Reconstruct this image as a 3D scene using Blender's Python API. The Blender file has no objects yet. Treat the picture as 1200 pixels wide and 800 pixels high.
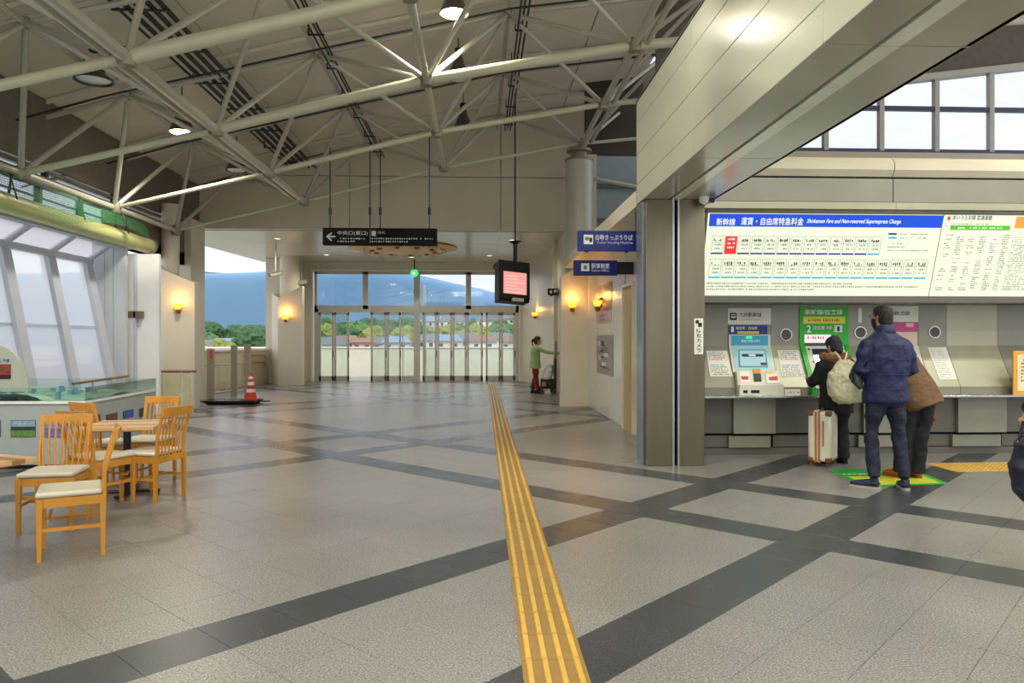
import bpy, bmesh, math, random
from mathutils import Vector, Matrix, Euler, noise
random.seed(7)
D = bpy.data
SC = bpy.context.scene
COL = SC.collection
PI = math.pi

# ------------------------------------------------------------------ camera
PSI = math.atan(40 / 870); F = 870.0; EYE = 1.5
cam = D.objects.new('camera', D.cameras.new('camera')); COL.objects.link(cam)
cam.location = (0, 0, EYE); cam.rotation_euler = (PI / 2, 0, -PSI)
cam.data.sensor_width = 36; cam.data.lens = 36 * F / 1200
cam.data.clip_end = 20000; cam.data.clip_start = .05
SC.camera = cam
SC.view_settings.view_transform = 'Standard'; SC.view_settings.look = 'None'
SC.view_settings.gamma = 1; SC.view_settings.exposure = 0.0
SC.view_settings.use_curve_mapping = False

# ------------------------------------------------------------------ sky
SKY = 1.35
w = D.worlds.new('overcast_sky'); SC.world = w; w.use_nodes = True
nt = w.node_tree; nt.nodes.clear()
def N(nt, t, **k):
    n = nt.nodes.new(t)
    for a, b in k.items():
        if hasattr(n, a): setattr(n, a, b)
        else: n.inputs[a.replace('_', ' ')].default_value = b
    return n
out = N(nt, 'ShaderNodeOutputWorld'); bg = N(nt, 'ShaderNodeBackground')
tc = N(nt, 'ShaderNodeTexCoord'); nz = N(nt, 'ShaderNodeTexNoise', Scale=3.0, Detail=5.0)
mp = N(nt, 'ShaderNodeMapping'); mp.inputs['Scale'].default_value = (1, 1, 3)
rp = N(nt, 'ShaderNodeValToRGB')
rp.color_ramp.elements[0].position = .35; rp.color_ramp.elements[0].color = (.80, .82, .95, 1)
rp.color_ramp.elements[1].position = .62; rp.color_ramp.elements[1].color = (.93, .92, .97, 1)
nt.links.new(tc.outputs['Generated'], mp.inputs['Vector']); nt.links.new(mp.outputs[0], nz.inputs['Vector'])
nt.links.new(nz.outputs['Fac'], rp.inputs[0]); nt.links.new(rp.outputs[0], bg.inputs['Color'])
bg.inputs['Strength'].default_value = SKY
nt.links.new(bg.outputs[0], out.inputs['Surface'])

LAMP_W = 640.0         # each lit high-bay lamp
sun = D.objects.new('hazy_sun', D.lights.new('hazy_sun', 'SUN')); COL.objects.link(sun)
sun.data.energy = 2.6; sun.data.angle = math.radians(12); sun.data.color = (1, .96, .9)
sun.rotation_euler = (math.radians(38), 0, math.radians(-4))    # high behind the viewer, through thin cloud
TUBE_W = 60.0         # each added fluorescent batten out of view

# ------------------------------------------------------------------ pixel helpers (1200x800)
def ray(px, py):
    u = (px - 600) / F; v = (400 - py) / F; s, c = math.sin(PSI), math.cos(PSI)
    return Vector((s + c * u, c - s * u, v))
def hit(px, py, p, n):
    d = ray(px, py); o = Vector((0, 0, EYE)); n = Vector(n)
    return o + d * ((Vector(p) - o).dot(n) / d.dot(n))
def aY(px, py, Y): return hit(px, py, (0, Y, 0), (0, 1, 0))
def aX(px, py, X): return hit(px, py, (X, 0, 0), (1, 0, 0))
def aZ(px, py, Z=0.0): return hit(px, py, (0, 0, Z), (0, 0, 1))

# ------------------------------------------------------------------ materials
def lin(h):
    h = h.lstrip('#'); r = []
    for i in (0, 2, 4):
        c = int(h[i:i + 2], 16) / 255
        r.append(c / 12.92 if c <= .04045 else ((c + .055) / 1.055) ** 2.4)
    return (*r, 1)
MATS = {}
def mat(name, col, rough=.5, metal=0.0, var=.08, scale=6.0, bump=0.0, bscale=60.0, rnd=0.0, spec=.5, emit=0.0, coat=0.0, stretch=None, sheen=0.0):
    if name in MATS: return MATS[name]
    m = D.materials.new(name); m.use_nodes = True; t = m.node_tree; b = t.nodes['Principled BSDF']
    c = lin(col) if isinstance(col, str) else (*col, 1)
    tcn = N(t, 'ShaderNodeTexCoord'); n1 = N(t, 'ShaderNodeTexNoise', Scale=scale, Detail=4.0)
    src = tcn.outputs['Object']
    if stretch:
        mpn = N(t, 'ShaderNodeMapping'); mpn.inputs['Scale'].default_value = stretch
        t.links.new(src, mpn.inputs[0]); src = mpn.outputs[0]
    t.links.new(src, n1.inputs['Vector'])
    mr = N(t, 'ShaderNodeMapRange'); mr.inputs['To Min'].default_value = 1 - var; mr.inputs['To Max'].default_value = 1 + var
    mr.inputs['From Min'].default_value = .3; mr.inputs['From Max'].default_value = .7
    t.links.new(n1.outputs['Fac'], mr.inputs['Value'])
    hs = N(t, 'ShaderNodeHueSaturation'); hs.inputs['Color'].default_value = c
    if rnd:
        oi = N(t, 'ShaderNodeObjectInfo'); m2 = N(t, 'ShaderNodeMapRange')
        m2.inputs['To Min'].default_value = 1 - rnd; m2.inputs['To Max'].default_value = 1 + rnd
        t.links.new(oi.outputs['Random'], m2.inputs['Value'])
        mu = N(t, 'ShaderNodeMath', operation='MULTIPLY'); t.links.new(mr.outputs[0], mu.inputs[0]); t.links.new(m2.outputs[0], mu.inputs[1])
        t.links.new(mu.outputs[0], hs.inputs['Value'])
    else: t.links.new(mr.outputs[0], hs.inputs['Value'])
    t.links.new(hs.outputs[0], b.inputs['Base Color'])
    b.inputs['Roughness'].default_value = rough; b.inputs['Metallic'].default_value = metal
    b.inputs['Specular IOR Level'].default_value = spec
    if coat: b.inputs['Coat Weight'].default_value = coat; b.inputs['Coat Roughness'].default_value = .12
    if sheen: b.inputs['Sheen Weight'].default_value = sheen
    if emit:
        t.links.new(hs.outputs[0], b.inputs['Emission Color']); b.inputs['Emission Strength'].default_value = emit
    if bump:
        n2 = N(t, 'ShaderNodeTexNoise', Scale=bscale, Detail=3.0); t.links.new(src, n2.inputs['Vector'])
        bp = N(t, 'ShaderNodeBump'); bp.inputs['Strength'].default_value = bump; bp.inputs['Distance'].default_value = .01
        t.links.new(n2.outputs['Fac'], bp.inputs['Height']); t.links.new(bp.outputs[0], b.inputs['Normal'])
    MATS[name] = m; return m
def granite(name, base, dark, light, rough, rnd):
    m = D.materials.new(name); m.use_nodes = True; t = m.node_tree; b = t.nodes['Principled BSDF']
    g = N(t, 'ShaderNodeNewGeometry')
    vo = N(t, 'ShaderNodeTexNoise', Scale=95.0, Detail=5.0, Roughness=.75)
    t.links.new(g.outputs['Position'], vo.inputs['Vector'])
    r = N(t, 'ShaderNodeValToRGB'); e = r.color_ramp.elements
    e[0].position = .38; e[0].color = lin(dark); e[1].position = .62; e[1].color = lin(light)
    k = e.new(.5); k.color = lin(base)
    t.links.new(vo.outputs['Fac'], r.inputs[0])
    n2 = N(t, 'ShaderNodeTexNoise', Scale=.7, Detail=3.0); t.links.new(g.outputs['Position'], n2.inputs['Vector'])
    mr = N(t, 'ShaderNodeMapRange'); mr.inputs['To Min'].default_value = .9; mr.inputs['To Max'].default_value = 1.1
    mr.inputs['From Min'].default_value = .3; mr.inputs['From Max'].default_value = .7
    t.links.new(n2.outputs['Fac'], mr.inputs['Value'])
    oi = N(t, 'ShaderNodeObjectInfo'); m2 = N(t, 'ShaderNodeMapRange')
    m2.inputs['To Min'].default_value = 1 - rnd; m2.inputs['To Max'].default_value = 1 + rnd
    t.links.new(oi.outputs['Random'], m2.inputs['Value'])
    mu = N(t, 'ShaderNodeMath', operation='MULTIPLY'); t.links.new(mr.outputs[0], mu.inputs[0]); t.links.new(m2.outputs[0], mu.inputs[1])
    hs = N(t, 'ShaderNodeHueSaturation'); t.links.new(r.outputs[0], hs.inputs['Color']); t.links.new(mu.outputs[0], hs.inputs['Value'])
    t.links.new(hs.outputs[0], b.inputs['Base Color'])
    mrr = N(t, 'ShaderNodeMapRange'); mrr.inputs['To Min'].default_value = rough - .08; mrr.inputs['To Max'].default_value = rough + .1
    t.links.new(n2.outputs['Fac'], mrr.inputs['Value']); t.links.new(mrr.outputs[0], b.inputs['Roughness'])
    bp = N(t, 'ShaderNodeBump'); bp.inputs['Strength'].default_value = .12; bp.inputs['Distance'].default_value = .004
    t.links.new(vo.outputs['Fac'], bp.inputs['Height']); t.links.new(bp.outputs[0], b.inputs['Normal'])
    MATS[name] = m; return m
def glass(name, tint='#ffffff', refl=.08):
    m = D.materials.new(name); m.use_nodes = True; t = m.node_tree; t.nodes.clear()
    o = N(t, 'ShaderNodeOutputMaterial'); tr = N(t, 'ShaderNodeBsdfTransparent'); gl = N(t, 'ShaderNodeBsdfGlossy')
    tr.inputs[0].default_value = lin(tint); gl.inputs['Roughness'].default_value = .03
    lw = N(t, 'ShaderNodeLayerWeight', Blend=.25); mr = N(t, 'ShaderNodeMapRange')
    mr.inputs['To Min'].default_value = refl * .5; mr.inputs['To Max'].default_value = .6
    mx = N(t, 'ShaderNodeMixShader'); t.links.new(lw.outputs['Fresnel'], mr.inputs['Value']); t.links.new(mr.outputs[0], mx.inputs[0])
    t.links.new(tr.outputs[0], mx.inputs[1]); t.links.new(gl.outputs[0], mx.inputs[2]); t.links.new(mx.outputs[0], o.inputs[0])
    MATS[name] = m; return m
def emis(name, col, s=1.0):
    if name in MATS: return MATS[name]
    m = D.materials.new(name); m.use_nodes = True; t = m.node_tree; b = t.nodes['Principled BSDF']
    c = lin(col); b.inputs['Base Color'].default_value = (c[0] * .25, c[1] * .25, c[2] * .25, 1); b.inputs['Roughness'].default_value = .4
    b.inputs['Emission Color'].default_value = c; b.inputs['Emission Strength'].default_value = s
    MATS[name] = m; return m

LIGHT_TILE = granite('light_granite', '#7d7b77', '#4a4846', '#adaba6', .3, .03)
DARK_TILE = granite('dark_granite', '#3c4042', '#2f3234', '#484c4e', .26, .05)
GROUT = mat('grout', '#6b6862', .8)
CREAM = mat('cream_wall', '#d9d0b8', .35, var=.03, scale=2)
BEIGE = mat('beige_wall_panel', '#d0c8b0', .42, var=.04, scale=1.2)
ROOFM = mat('roof_underside', '#dcd4c2', .75, var=.08, scale=.8, bump=.1, bscale=4)
DARKROOF = mat('dark_roof_edge', '#6f675a', .8)
STEELP = mat('painted_steel_tube', '#b4b2a2', .32, metal=.15, var=.06, scale=3)
STEELC = mat('cream_painted_steel_tube', '#c4c3a8', .32, metal=.05, var=.05, scale=3)
JOINT = mat('node_steel', '#8d8770', .4, metal=.4)
HEADER = mat('glossy_cladding', '#c3c6b0', .2, var=.03, scale=1.5, spec=.6)
SOFFITM = mat('soffit_cladding', '#a9a694', .2, var=.04, scale=1.5, spec=.6)
SOFFIT2 = mat('glossy_soffit_panel', '#cfc6b6', .22, var=.03, scale=1)
BRUSHED = mat('brushed_steel', '#79725c', .3, metal=.85, var=.08, scale=9, bump=.05, bscale=30, stretch=(1, 1, .1))
BRIGHTSTEEL = mat('satin_steel', '#b9b9b4', .25, metal=.9, var=.05, scale=5)
ALU = mat('grey_aluminium_frame', '#bfbdb0', .4, metal=.15, var=.04, scale=4)
WHITEFRAME = mat('white_painted_frame', '#b9bfc8', .4, var=.04, scale=4)
DARK = mat('near_black', '#17181a', .45, var=.1)
GAP = mat('shadow_gap', '#0b0b0b', .9)
def frosted(name, mixf=.75):
    m = D.materials.new(name); m.use_nodes = True; t = m.node_tree; t.nodes.clear()
    o = N(t, 'ShaderNodeOutputMaterial'); tr = N(t, 'ShaderNodeBsdfTransparent'); tl = N(t, 'ShaderNodeBsdfTranslucent'); mx = N(t, 'ShaderNodeMixShader')
    tr.inputs[0].default_value = (.9, .96, 1, 1); tl.inputs[0].default_value = (1, 1, 1, 1); mx.inputs[0].default_value = mixf
    t.links.new(tr.outputs[0], mx.inputs[1]); t.links.new(tl.outputs[0], mx.inputs[2]); t.links.new(mx.outputs[0], o.inputs[0]); MATS[name] = m; return m
FROST = frosted('translucent_film')
GLASS = glass('window_glass', '#f6faff')
GLASSG = glass('glass_green', '#f3f9f6')
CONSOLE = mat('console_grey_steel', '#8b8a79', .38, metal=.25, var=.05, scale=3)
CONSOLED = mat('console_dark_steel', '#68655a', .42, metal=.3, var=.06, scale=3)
CONSOLEL = mat('console_light_panel', '#acaa90', .33, metal=.2, var=.04, scale=3)
WOOD = mat('honey_wood', '#c98a2c', .35, var=.14, scale=5, stretch=(1, 1, .15), bump=.04, bscale=40)
WOODL = mat('pale_wood_strip', '#cfa873', .4, var=.1, scale=6)
WOODD = mat('brown_wood_strip', '#9a6d3c', .4, var=.12, scale=6)
CREAMPAD = mat('cream_vinyl', '#cfcab4', .45, var=.05, scale=12, bump=.05, bscale=20)
YEL = mat('yellow_tactile_shaded', '#927236', .5, var=.12, scale=14, rnd=.06, bump=.08, bscale=120)  # base colour darkened to stand for shade between the ribs
YELB = mat('yellow_tactile_bar', '#c7a044', .45, var=.1, scale=16, rnd=.05)
WHITE = mat('white_paint', '#e8e8e2', .4, var=.02)

# ------------------------------------------------------------------ mesh helpers
def wm(o):
    b = o.matrix_basis
    return (wm(o.parent) @ o.matrix_parent_inverse @ b) if o.parent else b.copy()
class MB:
    def __init__(s): s.v = []; s.f = []
    def add(s, vs, fs):
        k = len(s.v); s.v += [Vector(v) for v in vs]; s.f += [tuple(k + i for i in f) for f in fs]; return s
    def box(s, x0, x1, y0, y1, z0, z1, M=None):
        vs = [Vector((x, y, z)) for x in (x0, x1) for y in (y0, y1) for z in (z0, z1)]
        if M is not None: vs = [M @ v for v in vs]
        return s.add(vs, [(0, 1, 3, 2), (4, 6, 7, 5), (0, 4, 5, 1), (2, 3, 7, 6), (0, 2, 6, 4), (1, 5, 7, 3)])
    def tube(s, pts, rad, n=10, cap=True, flat=None, up=(0, 0, 1)):
        pts = [Vector(p) for p in pts]; L = len(pts)
        if not isinstance(rad, (list, tuple)): rad = [rad] * L
        rings = []; upv = Vector(up)
        for i, p in enumerate(pts):
            d = (pts[min(i + 1, L - 1)] - pts[max(i - 1, 0)]).normalized()
            a = d.cross(upv)
            if a.length < 1e-3: a = d.cross(Vector((0, 1, 0)))
            a.normalize(); b = d.cross(a).normalized()
            r = rad[i]; ra, rb = r if isinstance(r, (tuple, list)) else (r, r)
            rings.append([p + a * ra * math.cos(2 * PI * k / n) + b * rb * math.sin(2 * PI * k / n) for k in range(n)])
        return s.loft(rings, cap)
    def loft(s, rings, cap=True):
        n = len(rings[0]); vs = [v for r in rings for v in r]; fs = []
        for i in range(len(rings) - 1):
            for k in range(n):
                k2 = (k + 1) % n; fs.append((i * n + k, i * n + k2, (i + 1) * n + k2, (i + 1) * n + k))
        if cap: fs.append(tuple(range(n))[::-1]); fs.append(tuple((len(rings) - 1) * n + k for k in range(n)))
        return s.add(vs, fs)
    def lathe(s, prof, c=(0, 0, 0), n=20, cap=True, axis='z'):
        c = Vector(c); rings = []
        for r, z in prof:
            ring = []
            for k in range(n):
                a = 2 * PI * k / n; v = Vector((r * math.cos(a), r * math.sin(a), z))
                if axis == 'y': v = Vector((v.x, v.z, v.y))
                ring.append(c + v)
            rings.append(ring)
        return s.loft(rings, cap)
    def prism(s, poly, ext):
        n = len(poly); ext = Vector(ext); a = [Vector(p) for p in poly]
        vs = a + [p + ext for p in a]
        fs = [tuple(range(n)), tuple(range(2 * n - 1, n - 1, -1))]
        for k in range(n): fs.append((k, (k + 1) % n, n + (k + 1) % n, n + k))
        return s.add(vs, fs)
    def xf(s, M):
        s.v = [M @ v for v in s.v]; return s
    def mesh(s, name, m, smooth=True, angle=35):
        me = D.meshes.new(name); me.from_pydata(s.v, [], s.f)
        bm = bmesh.new(); bm.from_mesh(me); bmesh.ops.recalc_face_normals(bm, faces=bm.faces); bm.to_mesh(me); bm.free()
        if smooth:
            for p in me.polygons: p.use_smooth = True
            me.set_sharp_from_angle(angle=math.radians(angle))
        me.materials.append(m); return me
    def build(s, name, m, parent=None, bevel=0, smooth=True, **k):
        o = link(name, s.mesh(name, m, smooth), parent)
        if bevel:
            b = o.modifiers.new('bevel', 'BEVEL'); b.width = bevel; b.segments = 2; b.limit_method = 'ANGLE'
        tag(o, **k); return o
def link(name, me, parent=None):
    o = D.objects.new(name, me); COL.objects.link(o)
    if parent: o.parent = parent; o.matrix_parent_inverse = wm(parent).inverted()
    return o
def tag(o, label=None, cat=None, group=None, kind=None):
    if label: o['label'] = label
    if cat: o['category'] = cat
    if group: o['group'] = group
    if kind: o['kind'] = kind
    return o
def thing(name, loc, label, cat, group=None, rz=0, kind=None):
    o = D.objects.new(name, None); COL.objects.link(o); o.location = loc; o.rotation_euler = (0, 0, rz)
    o.empty_display_size = .1
    return tag(o, label, cat, group, kind)
KIDS = {}
def copy_tree(o, parent=None):
    c = o.copy(); COL.objects.link(c)
    if parent: c.parent = parent
    for ch in [x for x in D.objects if x.parent == o]: copy_tree(ch, c)
    return c
def place(root, first, loc, rz, label=None):
    o = root if first else copy_tree(root)
    o.location = loc; o.rotation_euler = (0, 0, rz)
    if label: o['label'] = label
    return o
def B(x0, x1, y0, y1, z0, z1): return MB().box(x0, x1, y0, y1, z0, z1)

# ------------------------------------------------------------------ plane frame for flat print
class Plane:
    """a real plane in the room: origin O, unit axes U (right) and V (up); n points out of the face"""
    def __init__(s, O, U, V):
        s.O = Vector(O); s.U = Vector(U).normalized(); s.V = Vector(V).normalized(); s.n = s.U.cross(s.V).normalized()
    def px(s, x, y):
        p = hit(x, y, s.O, s.n) - s.O; return p.dot(s.U), p.dot(s.V)
    def P(s, u, v, h=0): return s.O + s.U * u + s.V * v + s.n * h
    def rect(s, mb, u0, v0, u1, v1, h0=0, h1=.002):
        c = [(u0, v0), (u1, v0), (u1, v1), (u0, v1)]
        vs = [s.P(a, b, h0) for a, b in c] + [s.P(a, b, h1) for a, b in c]
        mb.add(vs, [(3, 2, 1, 0), (4, 5, 6, 7), (0, 1, 5, 4), (1, 2, 6, 5), (2, 3, 7, 6), (3, 0, 4, 7)]); return mb
    def quad(s, mb, pts, h0=0, h1=.002):
        return mb.prism([s.P(a, b, h0) for a, b in pts], s.n * (h1 - h0))
    def text(s, body, u0, v0, u1, v1, m, parent, h=.003, name='lettering', bold=0.0, shear=0.0):
        c = D.curves.new('t', 'FONT'); c.body = body; c.offset = bold; c.shear = shear; c.resolution_u = 2
        o = D.objects.new('t', c); COL.objects.link(o)
        me = D.meshes.new_from_object(o); D.objects.remove(o); D.curves.remove(c)
        xs = [v.co.x for v in me.vertices]; ys = [v.co.y for v in me.vertices]
        if not xs: return None
        ax, bx, ay, by = min(xs), max(xs), min(ys), max(ys)
        for v in me.vertices:
            v.co = s.P(u0 + (v.co.x - ax) / (bx - ax) * (u1 - u0), v0 + (v.co.y - ay) / max(by - ay, 1e-6) * (v1 - v0), h)
        me.materials.clear(); me.materials.append(m); me.name = name
        return link(name, me, parent)
    def dashes(s, mb, u0, v0, u1, v1, cw, fill=.8, h=.003, hgt=None):
        """a line of unreadable small print as short strokes"""
        u = u0
        while u < u1 - cw * .5:
            L = cw * random.uniform(.5, 1.0)
            if random.random() < fill:
                a = v0 + (v1 - v0) * random.uniform(0, .25); b = v1 - (v1 - v0) * random.uniform(0, .25)
                mb.add([s.P(u, a, h), s.P(u + L * .75, a, h), s.P(u + L * .75, b, h), s.P(u, b, h)], [(0, 1, 2, 3)])
            u += cw
        return mb
def face_plane(Y, up=(0, 0, 1)): return Plane((0, Y, 0), (1, 0, 0), up)     # faces the camera (-Y)

# ================================================================== SETTING
# ---- floor: square granite tiles laid at 45 degrees, every one an object near the viewer
floor = B(-14, 14, -4, 28.6, -.25, -.03).build('floor', GROUT, kind='structure', label='grey granite tiled concourse floor with dark diagonal bands')
PU, PV, U0, V0 = .41, .39, 5.45, 1.90
r2 = math.sqrt(2)
def inside(x, y):
    if y < -3 or y > 28.3: return False
    if x < -8.6 or x > 13: return False
    if x > 3 and y > 10.2: return False
    return True
def tile_mesh(name, m, du, dv):
    g = .0011; b = .0012; mb = MB()
    def c(u, v, z): return ((u - v) / r2, (u + v) / r2, z)
    lo = [c(g, g, -.03), c(du - g, g, -.03), c(du - g, dv - g, -.03), c(g, dv - g, -.03)]
    mi = [c(g, g, -b), c(du - g, g, -b), c(du - g, dv - g, -b), c(g, dv - g, -b)]
    hi = [c(g + b, g + b, 0), c(du - g - b, g + b, 0), c(du - g - b, dv - g - b, 0), c(g + b, dv - g - b, 0)]
    fs = []
    for r in (0, 4):
        for k in range(4): fs.append((r + k, r + (k + 1) % 4, r + 4 + (k + 1) % 4, r + 4 + k))
    fs.append((8, 9, 10, 11)); mb.add(lo + mi + hi, fs); return mb
tm_l = tile_mesh('tile', LIGHT_TILE, PU, PV).mesh('tile', LIGHT_TILE, False)
tm_d = tile_mesh('tile', DARK_TILE, PU, PV).mesh('tile', DARK_TILE, False)
cells = []
for i in range(-45, 60):
    for j in range(-50, 70):
        u = U0 + i * PU; v = V0 + j * PV
        x = (u - v) / r2; y = (u + v + PU) / r2
        if not inside(x, y): continue
        dark = (i % 16 in (0, 4)) or (j % 16 in (0, 4))
        dep = y * math.cos(PSI) + x * math.sin(PSI)
        pxx = 600 + F * (x * math.cos(PSI) - y * math.sin(PSI)) / dep if dep > .2 else 9e9
        cells.append((dep if (dep > 3.0 and -40 < pxx < 1240) else 1e9, u, v, dark))
cells.sort(key=lambda c: c[0])
fl_l, fl_d = MB(), MB()
for k, (dep, u, v, dark) in enumerate(cells):
    if k < 300:
        o = link('floor_tile', tm_d if dark else tm_l, floor); o.location = ((u - v) / r2, (u + v) / r2, random.uniform(-.0006, 0))
    else:
        t = tile_mesh('t', None, PU, PV); off = Vector(((u - v) / r2, (u + v) / r2, 0))
        (fl_d if dark else fl_l).add([p + off for p in t.v], t.f)
fl_l.build('tile_field', LIGHT_TILE, floor, smooth=False, kind='stuff')
fl_d.build('tile_field', DARK_TILE, floor, smooth=False, kind='stuff')

# ---- tactile paving strip
tp = thing('tactile_paving', (.42, 14, 0), 'long straight strip of yellow ribbed tactile paving running to the far doors', 'tactile paving')
def bar(mb, x0, x1, y0, y1, z0, z1, b=.006):
    lo = [(x0, y0, z0), (x1, y0, z0), (x1, y1, z0), (x0, y1, z0)]
    hi = [(x0 + b, y0 + b, z1), (x1 - b, y0 + b, z1), (x1 - b, y1 - b, z1), (x0 + b, y1 - b, z1)]
    mb.add(lo + hi, [(0, 1, 5, 4), (1, 2, 6, 5), (2, 3, 7, 6), (3, 0, 4, 7), (4, 5, 6, 7)])
tb = MB(); bar(tb, -.149, .149, .001, .297, -.004, .0022, .002)
tb_me = tb.mesh('tile', YEL, False)
rb = MB()
for k in range(4):
    xc = -.1125 + k * .075; bar(rb, xc - .015, xc + .015, .006, .292, .002, .011, .004)
rb_me = rb.mesh('rib', YELB, False)
ang = -math.atan(.0062)
for k in range(79):
    Y = 2.89 + k * .2965
    X = .35 + .0062 * (Y - 3.25)
    if Y > 26.3: break
    o = link('paving_tile', tb_me, tp); o.location = Vector((X, Y, 0)) - tp.location; o.rotation_euler = (0, 0, ang)
    o.matrix_parent_inverse = Matrix(); 
    r = D.objects.new('rib_set', rb_me); COL.objects.link(r); r.parent = o
def dots(name, x0, y0, nx, ny, label, sx=.3, M=None):
    t = thing(name, (x0, y0, 0), label, 'tactile paving')
    db = MB(); bar(db, .001, sx - .001, .001, sx - .001, -.004, .0022, .002)
    for a in range(5):
        for b in range(5):
            db.lathe([(.014, .002), (.009, .0085)], (.03 + a * .06, .03 + b * .06, 0), 6)
    me = db.mesh('tile', YELB, False)
    for a in range(nx):
        for b in range(ny):
            o = D.objects.new('paving_tile', me); COL.objects.link(o); o.parent = t; o.location = (a * sx, b * sx, 0)
    return t
dots('tactile_paving', .32, 22.4, 3, 1, 'small row of studded tactile tiles crossing the strip near the woman in green')
t = dots('tactile_paving', 5.5, 8.3, 4, 2, 'yellow studded tactile tiles on the floor in front of the blank ticket panels')
t.rotation_euler = (0, 0, math.radians(2))
t2 = dots('tactile_paving', 6.15, 7.9, 5, 1, 'yellow studded tactile row leading towards the dark bag at the right edge')

# ---- ceiling / roof
RP = [(-9.3, 5.06), (-9.0, 5.15), (-6.0, 6.05), (-2.78, 6.85), (.53, 7.62), (4.1, 8.1), (7.4, 8.35), (10.8, 8.45), (14.5, 8.45)]
ROWS = [2.9 + 2.9 * k for k in range(-2, 7)]
slab = MB(); slab.prism([(x, -4, z + .07) for x, z in RP[:6]] + [(x, -4, z + .12) for x, z in RP[5::-1]], (0, 24.7, 0))
slab.prism([(x, -4, z + .07) for x, z in RP[5:]] + [(x, -4, z + .12) for x, z in RP[:4:-1]], (0, 18.1, 0))
ceil = slab.build('ceiling', DARKROOF, kind='structure', label='sloping grey-beige metal roof seen through the space frame', smooth=False)
for i in range(len(RP) - 1):
    (xa, za), (xb, zb) = RP[i], RP[i + 1]
    d = Vector((xb - xa, 0, zb - za)); nseg = 1 if i == 0 else 2
    for sgm in range(nseg):
        for y0 in [-4 + 2.9 * k for k in range(9)]:
            y1 = min(y0 + 2.9, 20.6)
            if i >= 5:
                if y0 > 13.5: continue
                y1 = min(y1, 14.1)
            p0 = Vector((xa, 0, za)) + d * (sgm / nseg); p1 = Vector((xa, 0, za)) + d * ((sgm + 1) / nseg)
            e = d.normalized() * .012
            mb = MB(); mb.prism([(p0.x + e.x, y0 + .012, p0.z + e.z), (p1.x - e.x, y0 + .012, p1.z - e.z), (p1.x - e.x, y0 + .012, p1.z - e.z + .06), (p0.x + e.x, y0 + .012, p0.z + e.z + .06)], (0, y1 - y0 - .024, 0))
            mb.build('roof_panel', ROOFM, ceil, smooth=False)
# purlins under the roof
for y in [1.45 + 2.9 * k for k in range(7)]:
    for dy in (0,):
        mb = MB(); pp = [(x, z - .01) for x, z in (RP[1:] if y + dy < 14 else RP[1:6])]
        mb.prism([(x, y + dy - .03, z) for x, z in pp] + [(x, y + dy - .03, z - .07) for x, z in pp[::-1]], (0, .06, 0))
        mb.build('purlin', ROOFM, ceil, smooth=False)

# ---- roof truss
LX = [(-9.7, 3.35), (-6.93, 4.05), (-4.02, 4.75), (-.80, 5.57), (2.46, 6.165), (5.8, 6.5), (9.15, 6.72), (12.5, 6.75)]
UX = [(-9.0, 4.85), (-6.0, 5.73), (-2.78, 6.5), (.53, 7.27), (4.1, 7.75), (7.45, 8.0), (10.8, 8.1)]
LY = [2.9 * k for k in range(1, 7)]; UY = [1.45 + 2.9 * k for k in range(1, 7)]
tr = thing('roof_truss', (-.8, 11, 0), 'pale grey steel tube space frame spanning under the whole roof', 'roof truss')
def member(name, a, b, r, m=STEELP, n=10):
    MB().tube([a, b], r, n).build(name, m, tr)
for xi, (x, z) in enumerate(LX):
    if x == -9.7: continue
    thick = .075 if x == -4.02 else .055
    for k in range(len(LY)):
        y0 = LY[k]; y1 = LY[k + 1] if k + 1 < len(LY) else (20.0 if x < 2 else None)
        if k == 0: member('bottom_chord', (x, -1, z), (x, y0, z), thick)
        if y1 is None or (k + 1 == len(LY)) or (x > 5 and y1 > 14.4): continue
        member('bottom_chord', (x, y0, z), (x, y1, z), thick)
for sx, z, dx in ((-4.02, 4.75, -.2), (2.46, 6.165, .2)):
    member('twin_chord', (sx + dx, -1, z + .02), (sx + dx, 17.3, z + .02), .045)
for y in LY:
    for k in range(len(LX) - 1):
        (xa, za), (xb, zb) = LX[k], LX[k + 1]
        if k == 0 or (xa > 5 and y > 14.4): continue
        r = {8.7: .09, 11.6: .078, 14.5: .055, 17.4: .038}.get(round(y, 1), .08) * (.7 if xa < -5 else 1)
        member('cross_chord', (xa, y, za), (xb, y, zb), r, STEELC if xa < 3 else STEELP, 12)
for y in UY:
    if y > 16.1: continue
    for k in range(len(UX) - 1):
        if UX[k][0] > 3 and y > 14: continue
        member('top_chord', (UX[k][0], y, UX[k][1]), (UX[k + 1][0], y, UX[k + 1][1]), .045, n=8)
for x, z in UX: member('top_chord', (x, 1, z), (x, 19.9 if x < 3 else 13.4, z), .045, n=8)
NW = 0
for xi, (x, z) in enumerate(UX):
    for y in UY:
        for dx in (0, 1):
            lx, lz = LX[xi + dx]
            if lx == -9.7: continue
            for dy in (-1.45, 1.45):
                if y + dy > 17.6 or y < 4: continue
                if x > 5 and y < 7: continue
                if x > 3 and (y > 14 or y + dy > 14.4) and not (x == 4.1 and dx == 0): continue
                member('web_strut', (x, y, z), (lx, y + dy, lz), .043, n=8); NW += 1
for x, z in LX[1:]:
    for y in LY[1:]:
        if x > 5 and y > 14.4: continue
        mb = MB().lathe([(.0, -.13), (.1, -.1), (.13, 0), (.1, .1), (0, .13)], (x, y, z), 10); mb.build('node', JOINT, tr)
for x, z in UX:
    for y in UY:
        if y > 17.5 or y < 4 or (x > 5 and y > 14): continue
        MB().lathe([(0, -.09), (.08, -.06), (.1, 0), (.08, .06), (0, .09)], (x, y, z), 8).build('node', JOINT, tr)

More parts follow.
